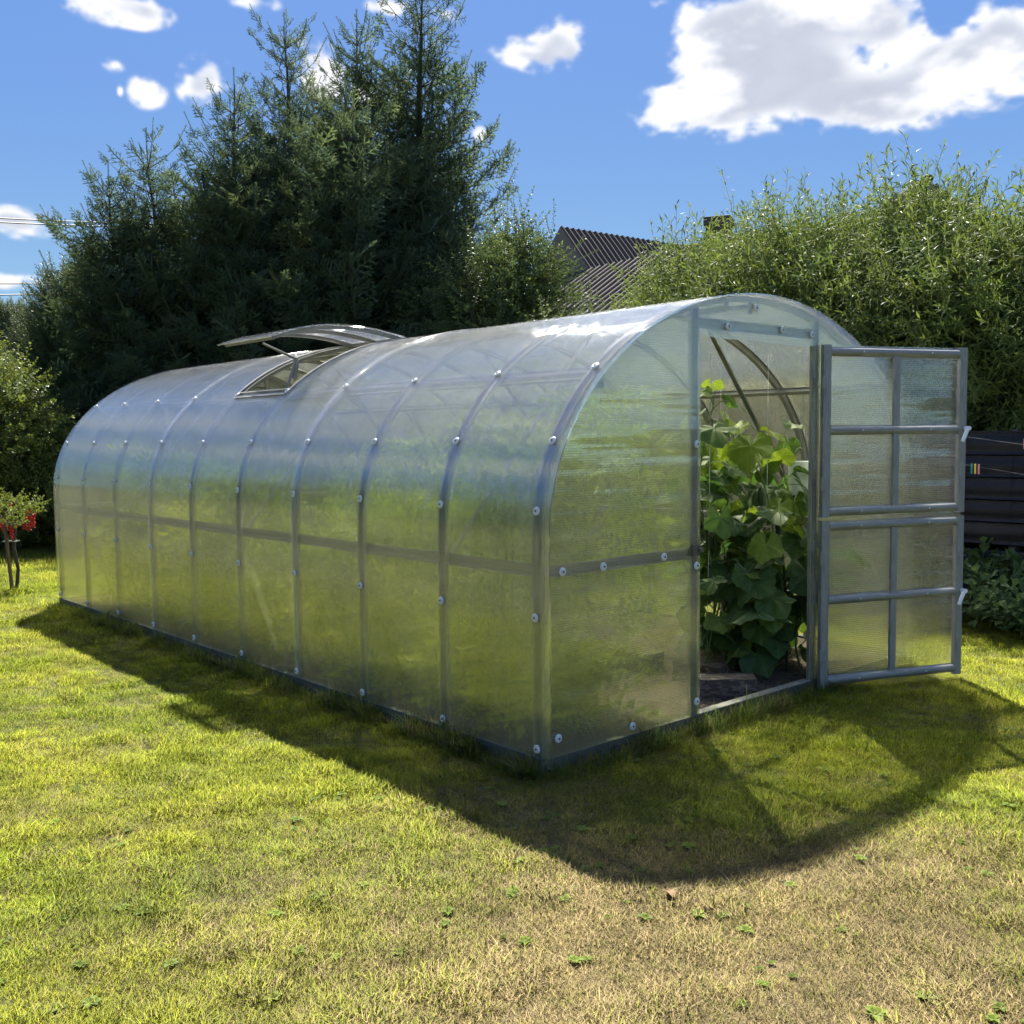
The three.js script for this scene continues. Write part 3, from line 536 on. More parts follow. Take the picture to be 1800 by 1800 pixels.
const beds = [[0.34, -0.42, 0.36, 0.2, 110, 1, 'low bright pepper plant behind the first side bay'], [0.33, -0.80, 0.42, 0.2, 110, 1, 'low pepper plant behind the second side bay'], [0.55, -1.75, 1.05, 0.24, 90, 0, 'bushy tomato plant behind the third side bay'], [0.5, -2.6, 0.95, 0.22, 70, 0, 'tomato plant below the roof vent'], [0.5, -3.4, 1.15, 0.24, 90, 2, 'tall tomato plant behind the middle bays'], [0.55, -4.2, 0.95, 0.22, 80, 1, 'bright tomato plant with yellow-green leaves behind the left bays'], [0.5, -5.0, 1.3, 0.26, 110, 2, 'dark tall tomato plant near the back gable'], [0.42, -0.95 - 0.85, 0.35, 0.15, 26, 1, 'low leafy seedling in front of the bushy tomato'], [2.4, -2.4, 1.35, 0.26, 100, 0, 'tomato plant in the right bed behind the cucumbers'], [2.45, -3.2, 1.3, 0.26, 100, 2, 'tomato plant in the middle of the right bed'], [2.4, -4.1, 1.35, 0.26, 100, 0, 'tomato plant in the back half of the right bed'], [2.45, -5.1, 1.25, 0.26, 100, 2, 'tomato plant at the far end of the right bed']];
beds.push([0.72, -0.42, 1.6, 0.3, 130, 0, 'tall tomato plant just behind the left half of the front gable'], [0.40, -0.62, 1.35, 0.26, 100, 2, 'tomato plant in the front left corner of the greenhouse'], [0.78, -1.15, 1.5, 0.28, 110, 0, 'second tall tomato plant behind the front gable']);
[['low leafy crop behind the second side bay', -1.25], ['low leafy crop before the bushy tomato', -1.55], ['yellow-green crop behind the fourth side bay', -2.1], ['low crop under the roof vent', -2.35], ['yellow-green crop left of the vent', -2.95], ['low crop in the middle of the left bed', -3.15], ['yellow-green crop behind the sixth side bay', -3.75], ['low crop behind the seventh side bay', -4.0], ['yellow-green crop behind the eighth side bay', -4.6], ['low crop near the back end of the left bed', -5.35]].forEach(([l, z], k) => beds.push([0.38 + 0.1 * (k % 3), z, 0.42 + 0.10 * (k * 7 % 5), 0.26, 55 + 25 * (k % 3), k % 2, l]));
beds.forEach(([x, z, h, r, n, m, label], i) => crop(m === 1 ? 'pepper_plant' : 'tomato_plant', label, x, z, h, r * 1.25, Math.round(n * 1.5), CROP[m], 60 + i));

// ---------------------------------------------------------------- where the plants stand
const SPRUCES = [[748, 16.2, 8.6, 1.6, 501, 'tallest spruce with long bare side shoots against the sky'], [632, 16.8, 7.9, 1.4, 502, 'slim pointed spruce just left of the tallest one'], [528, 16.6, 7.8, 1.45, 503, 'spruce with a narrow twin-forked top in the middle of the row'], [400, 16.0, 6.8, 1.5, 504, 'broad spruce behind the roof vent'], [305, 16.4, 5.9, 1.3, 505, 'spruce stepping down towards the left of the row'], [235, 16.2, 5.35, 1.05, 506, 'last spruce on the left of the row'], [460, 15.2, 5.6, 1.5, 507, 'low spruce standing in front of the row, left of its middle'], [795, 15.0, 4.8, 1.1, 508, 'low dark spruce in front of the tallest one'], [640, 15.0, 6.2, 1.6, 509, 'bushy spruce filling the front of the row']];
const WILLOWS = [[-6.4, 1.55, 601, 'lowest willow shrub at the far end of the hedge, below the corrugated roof'], [-5.5, 1.9, 602, 'willow shrub under the roof eave behind the greenhouse'], [-4.6, 2.85, 603, 'willow shrub covering the foot of the chimney'], [-3.75, 3.85, 604, 'tallest willow shrub with upright shoots behind the greenhouse arch'], [-2.8, 3.8, 605, 'willow shrub below the small dark roof peak'], [-1.95, 3.6, 606, 'dense willow shrub behind the open door'], [-1.1, 3.55, 607, 'willow shrub at the right edge of the picture'], [-0.2, 3.2, 608, 'willow shrub just beyond the right edge'], [0.8, 3.2, 609, 'last willow shrub beyond the right edge'], [-5.6, 2.0, 611, 'willow shrub in the back row under the roofs', 8.4], [-4.3, 2.9, 612, 'willow shrub in the back row near the chimney', 8.4], [-3.0, 3.3, 613, 'willow shrub in the back row behind the tallest one', 8.4], [-1.7, 3.3, 614, 'willow shrub in the back row below the roof peak', 8.4], [-0.4, 3.2, 615, 'willow shrub in the back row at the right edge', 8.4]];
const PLUMS = [[915, 13.4, 0.9, 4.1, 0.6, 701, 'plum tree with thin twigs against the sky, right of the spruces', 34], [985, 12.4, 1.0, 3.1, 0.3, 702, 'plum tree with a long arching twig before the corrugated roof', 6], [860, 14.5, 1.1, 4.0, 0.4, 703, 'plum tree between the spruces and the taller plum', 12]];
const BUSHES = [[20, 13.5, 0.9, 2.6, 0.1, 801, 'sunlit leafy bush at the left edge behind the currant'], [-60, 14.5, 1.0, 3.0, 0.1, 802, 'leafy bush just beyond the left edge'], [75, 15.5, 0.7, 1.9, 0.1, 803, 'low shaded bush between the lawn and the thujas']];
const THUJAS = [[125, 17.0, 1.0, 4.1, 811, 'feathery thuja at the left end of the spruce row'], [178, 17.6, 0.9, 4.6, 812, 'thuja tucked against the last spruce'], [85, 18.5, 1.0, 3.6, 813, 'shorter dark thuja at the left'], [30, 24, 1.9, 4.4, 814, 'clipped round-topped thuja far behind on the left'], [-40, 24, 1.9, 4.2, 815, 'clipped thuja at the left edge of the lawn']];
const MIRRORED = [[-8.5, -8.5, 1.6, 3.0, 821, 'rounded garden tree left of the lawn'], [-10.5, -5.0, 1.9, 4.9, 822, 'rounded garden tree farther left of the lawn'], [-7.5, -12.5, 1.8, 4.8, 823, 'garden tree by the far left corner of the lawn'], [-6.0, -16.5, 1.8, 3.2, 824, 'garden tree at the far end of the left side'], [-12.0, -1.0, 1.7, 3.2, 825, 'garden tree level with the greenhouse front on the left']];
const HA = V(14.27, 0, -14.48), ROOF_A = [V(14.27, 6.33, -14.48), V(22.3, 6.33, -13.9), V(22.1, 4.5, -12.2), V(14.1, 4.5, -12.8)], ROOF_A2 = [V(14.27, 6.33, -14.48), V(22.3, 6.33, -13.9), V(22.5, 4.5, -15.8), V(14.5, 4.5, -16.4)];
const ROOF_B = [V(14.3, 5.2, -14.2), V(13.5, 5.2, -8.2), V(10.7, 3.3, -8.6), V(11.5, 3.3, -14.6)], CHIM = V(12.75, 5.3, -8.75);
const HC = V(13, 0, -5.5), ROOF_C = [V(14.6, 5.2, -6.9), V(12.44, 5.22, -4.6), V(11.2, 4.2, -5.6), V(13.4, 4.2, -7.9)], ROOF_C2 = [V(14.6, 5.2, -6.9), V(12.44, 5.22, -4.6), V(13.6, 4.2, -3.6), V(15.8, 4.2, -5.9)];
const PEGS = [[4.35, 1.165, -0.215, [0.03, 0.25, 0.2], 'green clothes peg on the lower line'], [4.35, 1.165, -0.19, [0.75, 0.6, 0.08], 'yellow clothes peg on the lower line'], [4.35, 1.163, -0.165, [0.75, 0.25, 0.3], 'pink clothes peg beside the yellow one on the lower line'], [4.35, 1.34, 0.14, [0.75, 0.25, 0.32], 'single pink clothes peg on the upper line']];
const CABLES = [[[2.3, 7.4, -28], [17, 10.2, -36], 'upper overhead cable at the left'], [[2.3, 7.28, -28], [17, 10.08, -36], 'thin cable just under the upper one'], [[2.3, 5.55, -28], [17, 8.2, -37], 'lower overhead cable at the left'], [[2.3, 5.2, -28], [17, 7.9, -37], 'thin cable under the lower one']];
const LAWNWEEDS = [[-1.784, 0.431, 0, 1, 'weed rosette in the grass at the lower left, beside taller blades'], [-1.662, 0.767, 1, 1.1, 'weed rosette near the bottom edge, left of the middle'], [-1.135, 0.375, 0, 0.9, 'weed rosette in the green turf left of the dry patch'], [-1.301, 0.795, 1, 1, 'weed with upright leaves left of the dry patch'], [-0.847, 0.75, 2, 1, 'small weed in the straw-coloured grass before the shadow'], [0.175, 0.967, 0, 1.3, 'weed rosette inside the greenhouse shadow'], [-0.506, 1.357, 1, 1.1, 'broad-leaved weed just outside the shadow tip'], [-0.161, 1.279, 0, 1, 'weed cluster in the dry grass right of the shadow tip'], [-0.306, 1.541, 1, 0.9, 'weed rosette in the dry grass towards the lower right'], [-0.626, 1.82, 1, 1.4, 'large-leaved weed at the bottom edge right of the middle'], [-0.465, 1.868, 0, 1.3, 'weed with broad leaves in the lower right corner'], [0.927, 1.202, 2, 1.1, 'weed at the sunny edge of the door shadow'], [0.411, 0.144, 1, 1, 'round-leaved weed at the foot of the front gable'], [-0.749, -0.373, 0, 1, 'weed at the edge of the side shadow'], [-2.081, 0.451, 1, 1.1, 'bright weed in the lower left corner'], [-2.01, 0.482, 0, 1.2, 'second bright weed in the lower left corner'], [-0.157, -1.535, 1, 1, 'weed beside the foot beam of the third side bay'], [0.821, 1.424, 0, 0.9, 'weed near the right edge in the sunlit grass'], [-1.579, -0.531, 2, 0.9, 'small weed in the bright lawn on the left']];

// ---------------------------------------------------------------- trees and shrubs
R = mulberry(404);
const FWD = V(0.66110, -0.07377, -0.74666), RIGHT = V(0.7486, 0, 0.663);
const barkTex = texture(128, 128, (x, y) => { const w = smooth(0, 16, Math.min(x, 127 - x, y, 127 - y)), v = mix(0.5, fbm(x / 5, 1, y / 22, 4), w); return [0.4 + v, 0.4 + v, 0.4 + v]; });
const BARK = new THREE.MeshStandardMaterial({ color: C3(0.085, 0.065, 0.05), map: barkTex, bumpMap: barkTex, bumpScale: 0.02, roughness: 0.95 }), TWIG = std(0.10, 0.085, 0.045, 0.85);

// --- spruce
function needleTwig(t, p, d, len, w) {   // a twig set round with needles
  const a = Math.abs(d.y) > 0.85 ? V(1, 0, 0) : UPV, u = V(0, 0, 0).crossVectors(d, a).normalize(), v = V(0, 0, 0).crossVectors(u, d), n = Math.max(4, Math.round(len / 0.013));
  for (let k = 0; k < n; k++) {
    const f = k / n, b = p.clone().addScaledVector(d, f * len), g = 0.8 + 0.35 * R();
    for (let q = 0; q < 3; q++) { const e = k * 2.1 + q * 2.094 + R() * 0.6, o = u.clone().multiplyScalar(Math.cos(e)).addScaledVector(v, Math.sin(e)), tip = b.clone().addScaledVector(o, w * g).addScaledVector(d, w * 0.75); t.tri(b.clone().addScaledVector(d, -0.006), b.clone().addScaledVector(d, 0.006), tip, V(o.x * 0.7, o.y * 0.7 + 0.4, o.z * 0.7).normalize()); }
  }
}
function spruceSpray(len, hang) {
  const t = new Tri(); needleTwig(t, V(0, 0, 0), UPV, len, 0.022);
  for (let k = 0; k < 7; k++) { const f = 0.12 + k * 0.12, s = k % 2 ? 1 : -1, l = len * (0.52 - 0.42 * f) * rr(0.8, 1.2); needleTwig(t, V(0, f * len, 0), V(s * 0.86, 0.55, -hang + rr(-0.15, 0.15)).normalize(), l, 0.021); if (l > 0.11) needleTwig(t, V(s * 0.43 * l, f * len + 0.28 * l, -hang * 0.5 * l), V(s * 0.3, 0.95, -hang).normalize(), l * 0.45, 0.019); }
  return t.geo();
}
const spruceSprays = [spruceSpray(0.42, 0.1), spruceSpray(0.5, 0.3), spruceSpray(0.36, 0.5)], leaderSpray = (() => { const t = new Tri(); needleTwig(t, V(0, 0, 0), UPV, 0.42, 0.020); return t.geo(); })();
const needle = (r, g, b) => new THREE.MeshPhysicalMaterial({ color: C3(r, g, b), roughness: 1, transmission: 0.22, thickness: 0, specularIntensity: 0.3, clearcoat: 0.10, clearcoatRoughness: 0.4, side: THREE.DoubleSide });
const SPRUCE = [needle(0.13, 0.195, 0.085), needle(0.115, 0.18, 0.092), needle(0.17, 0.225, 0.085)];
function spruce(x, z, H, rad0, seed, label, o = {}) {
  R = mulberry(seed);
  const root = thing('spruce_tree', label, 'tree', [x, 0, z], 0, 'spruces behind the greenhouse'), bendX = rr(-0.15, 0.15), bendZ = rr(-0.15, 0.15), mid = (f) => V(bendX * f * f * 2 + 0.05 * Math.sin(f * 9 + seed), f * H, bendZ * f * f * 2);
  part('trunk', limb([0, 0.15, 0.35, 0.55, 0.75, 0.9, 1].map(mid), [0.13, 0.115, 0.095, 0.07, 0.045, 0.02, 0.006].map((r) => r * H / 8), 9), BARK, root);
  const limbs = [], sprays = spruceSprays.map(() => []), tips = [];
  let y = 0.35;
  while (y < H - 0.25) {
    const f = y / H, n = f > 0.85 ? 5 : 7, L0 = rad0 * Math.pow(1 - f, 0.6) * (0.72 + 0.5 * noise3(y * 1.7, seed, 2)) + 0.12, a0 = R() * 6.3;
    for (let k = 0; k < n; k++) {
      const a = a0 + k / n * 2 * PI + rr(-0.3, 0.3), L = L0 * (R() < 0.12 ? rr(1.2, 1.6) : rr(0.55, 1.2)), up = mix(-0.12, 0.75, Math.pow(f, 1.6)), p0 = mid(f), dir = V(Math.cos(a), 0, Math.sin(a)), side = V(-dir.z, 0, dir.x);
      const pt = (q) => p0.clone().addScaledVector(dir, L * q).add(V(0, L * (up * q - 0.30 * q * (1 - q) * 2 * (1 - f) + 0.22 * q * q * q), 0));
      limbs.push(limb([pt(0), pt(0.5), pt(0.95)], [0.022 * (1 - f) + 0.008, 0.012 * (1 - f) + 0.005, 0.003], 4));
      const m = Math.max(2, Math.round(L / 0.13));
      for (let j = 0; j < m; j++) {
        const q = 0.12 + 0.88 * (j + R() * 0.7) / m, p = pt(q), ahead = pt(Math.min(1.05, q + 0.06)).sub(p).normalize();
        for (const s of [-1, 1]) {
          if (f > 0.6 && R() < 0.45 * smooth(0.6, 0.8, f)) continue;
          const hang = (1 - f) * rr(0.1, 0.8), d = ahead.clone().multiplyScalar(rr(0.5, 1)).addScaledVector(side, s * rr(0.45, 1)).add(V(0, -hang + 0.12, 0)).normalize();
          sprays[Math.floor(R() * 3)].push(matrix(p, along(d, rr(-0.9, 0.9)), rr(0.65, 1.1) * (f > 0.8 ? 0.62 : 1)));
        }
        if (R() < 0.6) sprays[2].push(matrix(p, along(V(rr(-0.4, 0.4), -1 + 0.9 * f, rr(-0.4, 0.4)), R() * 6), rr(0.6, 1.0) * (f > 0.8 ? 0.55 : 1)));
      }
      sprays[0].push(matrix(pt(0.9), along(pt(1.02).sub(pt(0.9)), R() * 6), rr(0.6, 0.9) * (f > 0.75 ? 0.7 : 1)));
      if (R() < 0.3 && f > 0.35) tips.push(matrix(pt(0.97), along(dir.clone().multiplyScalar(0.45).add(V(0, 0.9, 0)), 0), rr(0.6, 1.1)));
    }
    y += mix(0.20, 0.26, f) * (H / 8);
  }
  tips.push(matrix(mid(0.97), along(V(0, 1, 0)), 1.1));
  for (let k = 0; k < 5; k++) tips.push(matrix(mid(0.965), along(V(Math.cos(k * 1.257), 0.9, Math.sin(k * 1.257))), 0.75));
  part('branches', merged(limbs), BARK, root, 'stuff');
  spruceSprays.forEach((g, k) => copies('foliage', g, SPRUCE[(seed + k) % 3], sprays[k], root));
  copies('shoots', leaderSpray, SPRUCE[2], tips, root);
  return root;
}
// where a picture column lies at a given depth in front of the camera's place
const ground = (u, depth) => { const s = (u - 900) / 1791.5 * depth; return [EYE.x + FWD.x * depth + RIGHT.x * s, EYE.z + FWD.z * depth + RIGHT.z * s]; };
for (const [u, depth, H, r, seed, label] of SPRUCES) { const [x, z] = ground(u, depth); spruce(x, z, H, r, seed, label); }

// --- broad-leaved sprays
function shoot(n, len, leafL, leafW, droop, seed, bare = 0.05) {   // a shoot with alternate leaves
  R = mulberry(seed); const t = new Tri(), bend = rr(-0.1, 0.1), mid = (f) => V(bend * f * f * len * 2, f * len, -0.12 * f * f * len);
  for (let k = 0; k < n; k++) {
    const f = bare + (1 - bare) * (k + 0.6) / n, a = k * 2.4 + rr(-0.4, 0.4), o = V(Math.cos(a), 0, Math.sin(a)), d = o.clone().multiplyScalar(rr(0.6, 1)).add(V(0, mix(0.75, -droop, R() * 0.7) * (f > 0.85 ? 0.2 : 1) + (f > 0.85 ? 1 : 0), 0)).normalize(), l = leafL * rr(0.7, 1.15) * (f > 0.9 ? 0.7 : 1);
    leafletInto(t, mid(f), d, V(0, 1, 0).addScaledVector(o, rr(-0.6, 0.6)).normalize(), l, leafW * rr(0.8, 1.15));
  }
  for (let k = 0; k < 3; k++) { const a = mid(k / 3), b = mid((k + 1) / 3), w = 0.0025; t.quad(V(a.x - w, a.y, a.z), V(a.x + w, a.y, a.z), V(b.x + w, b.y, b.z), V(b.x - w, b.y, b.z)); t.quad(V(a.x, a.y, a.z - w), V(a.x, a.y, a.z + w), V(b.x, b.y, b.z + w), V(b.x, b.y, b.z - w)); }
  return t.geo();
}
const willowShoots = [shoot(18, 0.55, 0.14, 0.022, 0.8, 11), shoot(15, 0.5, 0.125, 0.024, 1.1, 12), shoot(22, 0.75, 0.145, 0.021, 0.6, 13, 0.12), shoot(9, 0.4, 0.11, 0.02, 1.4, 21)];
const plumShoots = [shoot(15, 0.32, 0.06, 0.03, 0.6, 14), shoot(12, 0.28, 0.055, 0.028, 0.8, 15), shoot(20, 0.5, 0.055, 0.026, 0.4, 16)];
const bushShoots = [shoot(14, 0.28, 0.05, 0.034, 0.6, 17), shoot(16, 0.34, 0.055, 0.036, 0.5, 18)];
const thujaShoots = [shoot(34, 0.3, 0.085, 0.010, -0.5, 19), shoot(38, 0.34, 0.09, 0.010, -0.6, 20)];
// a crown: shoots spread through lobes; dense(outside) keeps the sky from showing through except near the rim
function bush(name, label, category, group, x, z, o) {
  R = mulberry(o.seed);
  const root = thing(name, label, category, [x, 0, z], 0, group), limbs = [], lists = o.shoots.map(() => []);
  const lobes = o.lobes ?? Array.from({ length: o.nLobes ?? 14 }, () => { const a = R() * 6.3, q = Math.sqrt(R()) * o.r * 0.72, f = Math.pow(R(), 0.75); return [Math.cos(a) * q, o.low + (o.h - o.low) * (0.12 + 0.72 * f) * (1 - 0.22 * (q / o.r) ** 2), Math.sin(a) * q, o.r * rr(0.28, 0.5), (o.h - o.low) * rr(0.14, 0.26)]; });
  const stems = o.stems ?? 7;
  lobes.forEach(([lx, ly, lz, lr, lh], i) => {
    const a = R() * 6.3, bx = o.tree ? 0 : Math.cos(a) * o.r * 0.2, bz = o.tree ? 0 : Math.sin(a) * o.r * 0.2;
    if (i < stems) limbs.push(limb([V(bx, 0, bz), V(mix(bx, lx, 0.3) + rr(-0.1, 0.1), ly * 0.45, mix(bz, lz, 0.3)), V(lx, ly, lz), V(lx * 1.05, ly + lh * 0.7, lz * 1.05)], [o.stem, o.stem * 0.75, o.stem * 0.4, 0.006], 7));
    const n = Math.round(o.density * lr * lr * (lh + lr) * 4);
    for (let k = 0; k < n; k++) {
      const b = R() * 6.3, c = rr(-1, 1), s = Math.sqrt(1 - c * c), q = Math.pow(R(), 0.4), d = V(Math.cos(b) * s, c, Math.sin(b) * s), p = V(lx + d.x * lr * q, ly + d.y * lh * q, lz + d.z * lr * q); if (p.y < 0.08) continue;
      lists[Math.floor(R() * lists.length)].push(matrix(p, along(V(d.x * o.out, d.y * 0.5 + o.up + rr(-0.45, 0.45), d.z * o.out).add(V(rr(-0.4, 0.4), 0, rr(-0.4, 0.4))), R() * 6.3), rr(0.7, 1.15) * (o.scale ?? 1)));
    }
  });
  for (let k = 0; k < (o.tips ?? 0); k++) { const [lx, ly, lz, lr, lh] = lobes[Math.floor(R() * lobes.length)], a = R() * 6.3; if (ly + lh < o.h * 0.72) continue; const base = V(lx + Math.cos(a) * lr * 0.6, ly + lh * 0.75, lz + Math.sin(a) * lr * 0.6); for (let j = 0; j < 2; j++) lists[lists.length - 1].push(matrix(base.clone().add(V(0, j * 0.34 * (o.scale ?? 1), 0)), along(V(rr(-0.3, 0.3), 1, rr(-0.3, 0.3)), R() * 6), rr(0.75, 1.05) * (o.scale ?? 1))); }
  part(o.tree ? 'trunk' : 'stems', merged(limbs), BARK, root, o.tree ? undefined : 'stuff');
  o.shoots.forEach((g, k) => copies('foliage', g, o.mats[k % o.mats.length], lists[k], root));
  return root;
}
const WILLOW = [leafy(0.115, 0.165, 0.034), leafy(0.165, 0.205, 0.034), leafy(0.14, 0.185, 0.036)].map((m) => { m.clearcoat = 0.16; m.clearcoatRoughness = 0.34; return m; });
const PLUM = [leafy(0.095, 0.135, 0.034), leafy(0.115, 0.15, 0.034), leafy(0.085, 0.12, 0.032)], BUSH = [leafy(0.11, 0.15, 0.028), leafy(0.15, 0.185, 0.028)], THUJA = [leafy(0.085, 0.115, 0.04, { transmission: 0.25 }), leafy(0.10, 0.13, 0.04, { transmission: 0.25 })];
for (const m of [...PLUM, ...BUSH]) { m.clearcoat = 0.3; m.clearcoatRoughness = 0.34; }
for (const [z, h, seed, label, x] of WILLOWS) bush('willow_shrub', label, 'shrub', 'willow hedge behind the dark fence', x ?? 6.6, z, { seed, r: 1.15, h, low: 0.0, nLobes: 26, density: 290, out: 0.8, up: 0.35, shoots: willowShoots, mats: WILLOW, stem: 0.03, stems: 9, tips: 14, scale: 0.86 });
for (const [u, d, r, h, low, seed, label, tips] of PLUMS) { const [x, z] = ground(u, d); bush('plum_tree', label, 'tree', 'fruit trees beside the spruces', x, z, { seed, r, h, low, nLobes: 24, density: 300, out: 0.9, up: 0.15, shoots: plumShoots, mats: PLUM, stem: 0.055, stems: 10, tips: tips ?? 12, tree: true }); }
for (const [u, d, r, h, low, seed, label] of BUSHES) { const [x, z] = ground(u, d); bush('leafy_bush', label, 'bush', 'bushes at the left end of the lawn', x, z, { seed, r, h, low, nLobes: 18, density: 230, out: 0.9, up: 0.15, shoots: bushShoots, mats: BUSH, stem: 0.03, stems: 6, tips: 6, scale: 1.1 }); }
for (const [u, d, r, h, seed, label] of THUJAS) { const [x, z] = ground(u, d); const lobes = []; R = mulberry(seed); for (let k = 0; k < 26; k++) { const f = (k + 0.5) / 26, q = r * 0.55 * Math.pow(1 - f, 0.6) * (0.3 + 0.7 * R()), a = k * 2.4; lobes.push([Math.cos(a) * q, 0.15 + f * (h - 0.4), Math.sin(a) * q, r * (0.28 + 0.42 * Math.pow(1 - f, 0.7)), h * 0.06 + 0.12]); } bush('thuja_tree', label, 'tree', 'thujas left of the spruces', x, z, { seed, r, h, low: 0.1, lobes, density: 330, out: 0.7, up: 0.75, shoots: thujaShoots, mats: THUJA, stem: 0.05, stems: 5, tips: 3, scale: 1.1 }); }
// trees beyond the left edge of the picture, mirrored in the side sheets
for (const [x, z, r, h, seed, label] of MIRRORED) bush('garden_tree', label, 'tree', 'garden trees on the left of the lawn', x, z, { seed, r, h, low: 0.5, nLobes: 20, density: 60, out: 0.9, up: 0.15, shoots: bushShoots, mats: PLUM, stem: 0.08, stems: 8, tips: 0, scale: 1.9, tree: true });

// ---------------------------------------------------------------- neighbour's house, fence, lines and small things
const roofTex = texture(256, 256, (x, y) => { const w = smooth(0, 30, Math.min(x, 255 - x, y, 255 - y)), v = mix(0.5, fbm(x / 7, 4, y / 7, 4), w), l = v > 0.6 ? 0.25 : 0; return [0.45 + v + l, 0.45 + v + l, 0.43 + v * 0.98 + l * 0.8]; });
const ROOF = new THREE.MeshStandardMaterial({ color: C3(0.075, 0.058, 0.048), map: roofTex, roughness: 0.9, side: THREE.DoubleSide }), PLASTER = std(0.28, 0.25, 0.21, 0.9), CHIMNEY = std(0.10, 0.075, 0.06, 0.9);
// a corrugated sheet roof between ridge a-b and eave d-c
function corrugated(a, b, c, d, pitch, depth) {
  const t = new Tri(), ab = V(0, 0, 0).subVectors(b, a), ad = V(0, 0, 0).subVectors(d, a), n = V(0, 0, 0).crossVectors(ab, ad).normalize(); if (n.y < 0) n.negate();
  const L = ab.length(), waves = Math.round(L / pitch), per = 8, rows = 5, e = ab.clone().normalize();
  const pt = (i, j) => { const f = i / (waves * per), g = j / rows, p = a.clone().lerp(b, f).lerp(d.clone().lerp(c, f), g); return p.addScaledVector(n, depth * Math.sin(i / per * 2 * PI) + (j % 2 ? 0.004 : -0.004)); };
  const nn = (i) => n.clone().addScaledVector(e, -depth * 2 * PI / pitch * Math.cos(i / per * 2 * PI)).normalize();
  for (let i = 0; i < waves * per; i++) for (let j = 0; j < rows; j++) t.quad(pt(i, j), pt(i, j + 1), pt(i + 1, j + 1), pt(i + 1, j), [nn(i), nn(i), nn(i + 1), nn(i + 1)], [i * 0.1, j], [i * 0.1, j + 1], [i * 0.1 + 0.1, j + 1], [i * 0.1 + 0.1, j]);
  return t.geo();
}
const slab = (pts, m, name, parent) => { const t = new Tri(), [a, b, c, d] = pts; t.quad(a, b, c, d); return part(name, t.geo(), m, parent); };
{
  const o = thing('neighbour_house', 'neighbouring house with dark corrugated roofs and a chimney behind the shrubs', 'house', [HA.x, 0, HA.z]);
  const rel = (p) => V(p.x - HA.x, p.y, p.z - HA.z);
  const [ra, rb, rc, rd] = ROOF_A.map(rel); part('corrugated_roof', corrugated(ra, rb, rc, rd, 0.177, 0.027), ROOF, o);
  const [sa, sb, sc, sd] = ROOF_A2.map(rel); part('corrugated_roof', corrugated(sa, sb, sc, sd, 0.177, 0.027), ROOF, o);
  const down = (p) => V(p.x, 0, p.z);
  { const t = new Tri(), mid = down(ra); t.tri(ra, sd, rd); t.quad(rd, sd, down(sd), down(rd)); part('gable_wall', t.geo(), std(0.17, 0.14, 0.12, 0.9, { side: THREE.DoubleSide }), o); }
  slab([rd, rc, down(rc), down(rd)], std(0.17, 0.14, 0.12, 0.9, { side: THREE.DoubleSide }), 'side_wall', o);
  const [la, lb, lc, ld] = ROOF_B.map(rel); part('corrugated_roof', corrugated(la, lb, lc, ld, 0.26, 0.045), ROOF, o);
  slab([ld, lc, down(lc), down(ld)], std(0.17, 0.14, 0.12, 0.9, { side: THREE.DoubleSide }), 'side_wall', o);
  const ch = part('chimney', merged([box(0.42, 2.2, 0.42, 0, -1.1, 0, 0.01), box(0.5, 0.16, 0.5, 0, 0.0, 0, 0.02)]), CHIMNEY, o); ch.position.copy(rel(CHIM)); ch.rotation.y = 0.5;
}
{
  const o = thing('shed_roof', 'small dark roof peak with ridge tiles showing above the willow shrubs', 'roof', [HC.x, 0, HC.z]), rel = (p) => V(p.x - HC.x, p.y, p.z - HC.z);
  const [a, b, c, d] = ROOF_C.map(rel); part('corrugated_roof', corrugated(a, b, c, d, 0.22, 0.04), ROOF, o); const [e, f, g, h] = ROOF_C2.map(rel); part('corrugated_roof', corrugated(e, f, g, h, 0.22, 0.04), ROOF, o);
  const down = (p) => V(p.x, 0, p.z); { const t = new Tri(); t.tri(b, c, g); t.quad(c, g, down(g), down(c)); part('gable_wall', t.geo(), std(0.17, 0.14, 0.12, 0.9, { side: THREE.DoubleSide }), o); }
  part('ridge_cap', limb([a.clone().add(V(0, 0.03, 0)), b.clone().add(V(0, 0.03, 0))], [0.07, 0.07], 8), ROOF, o);
}
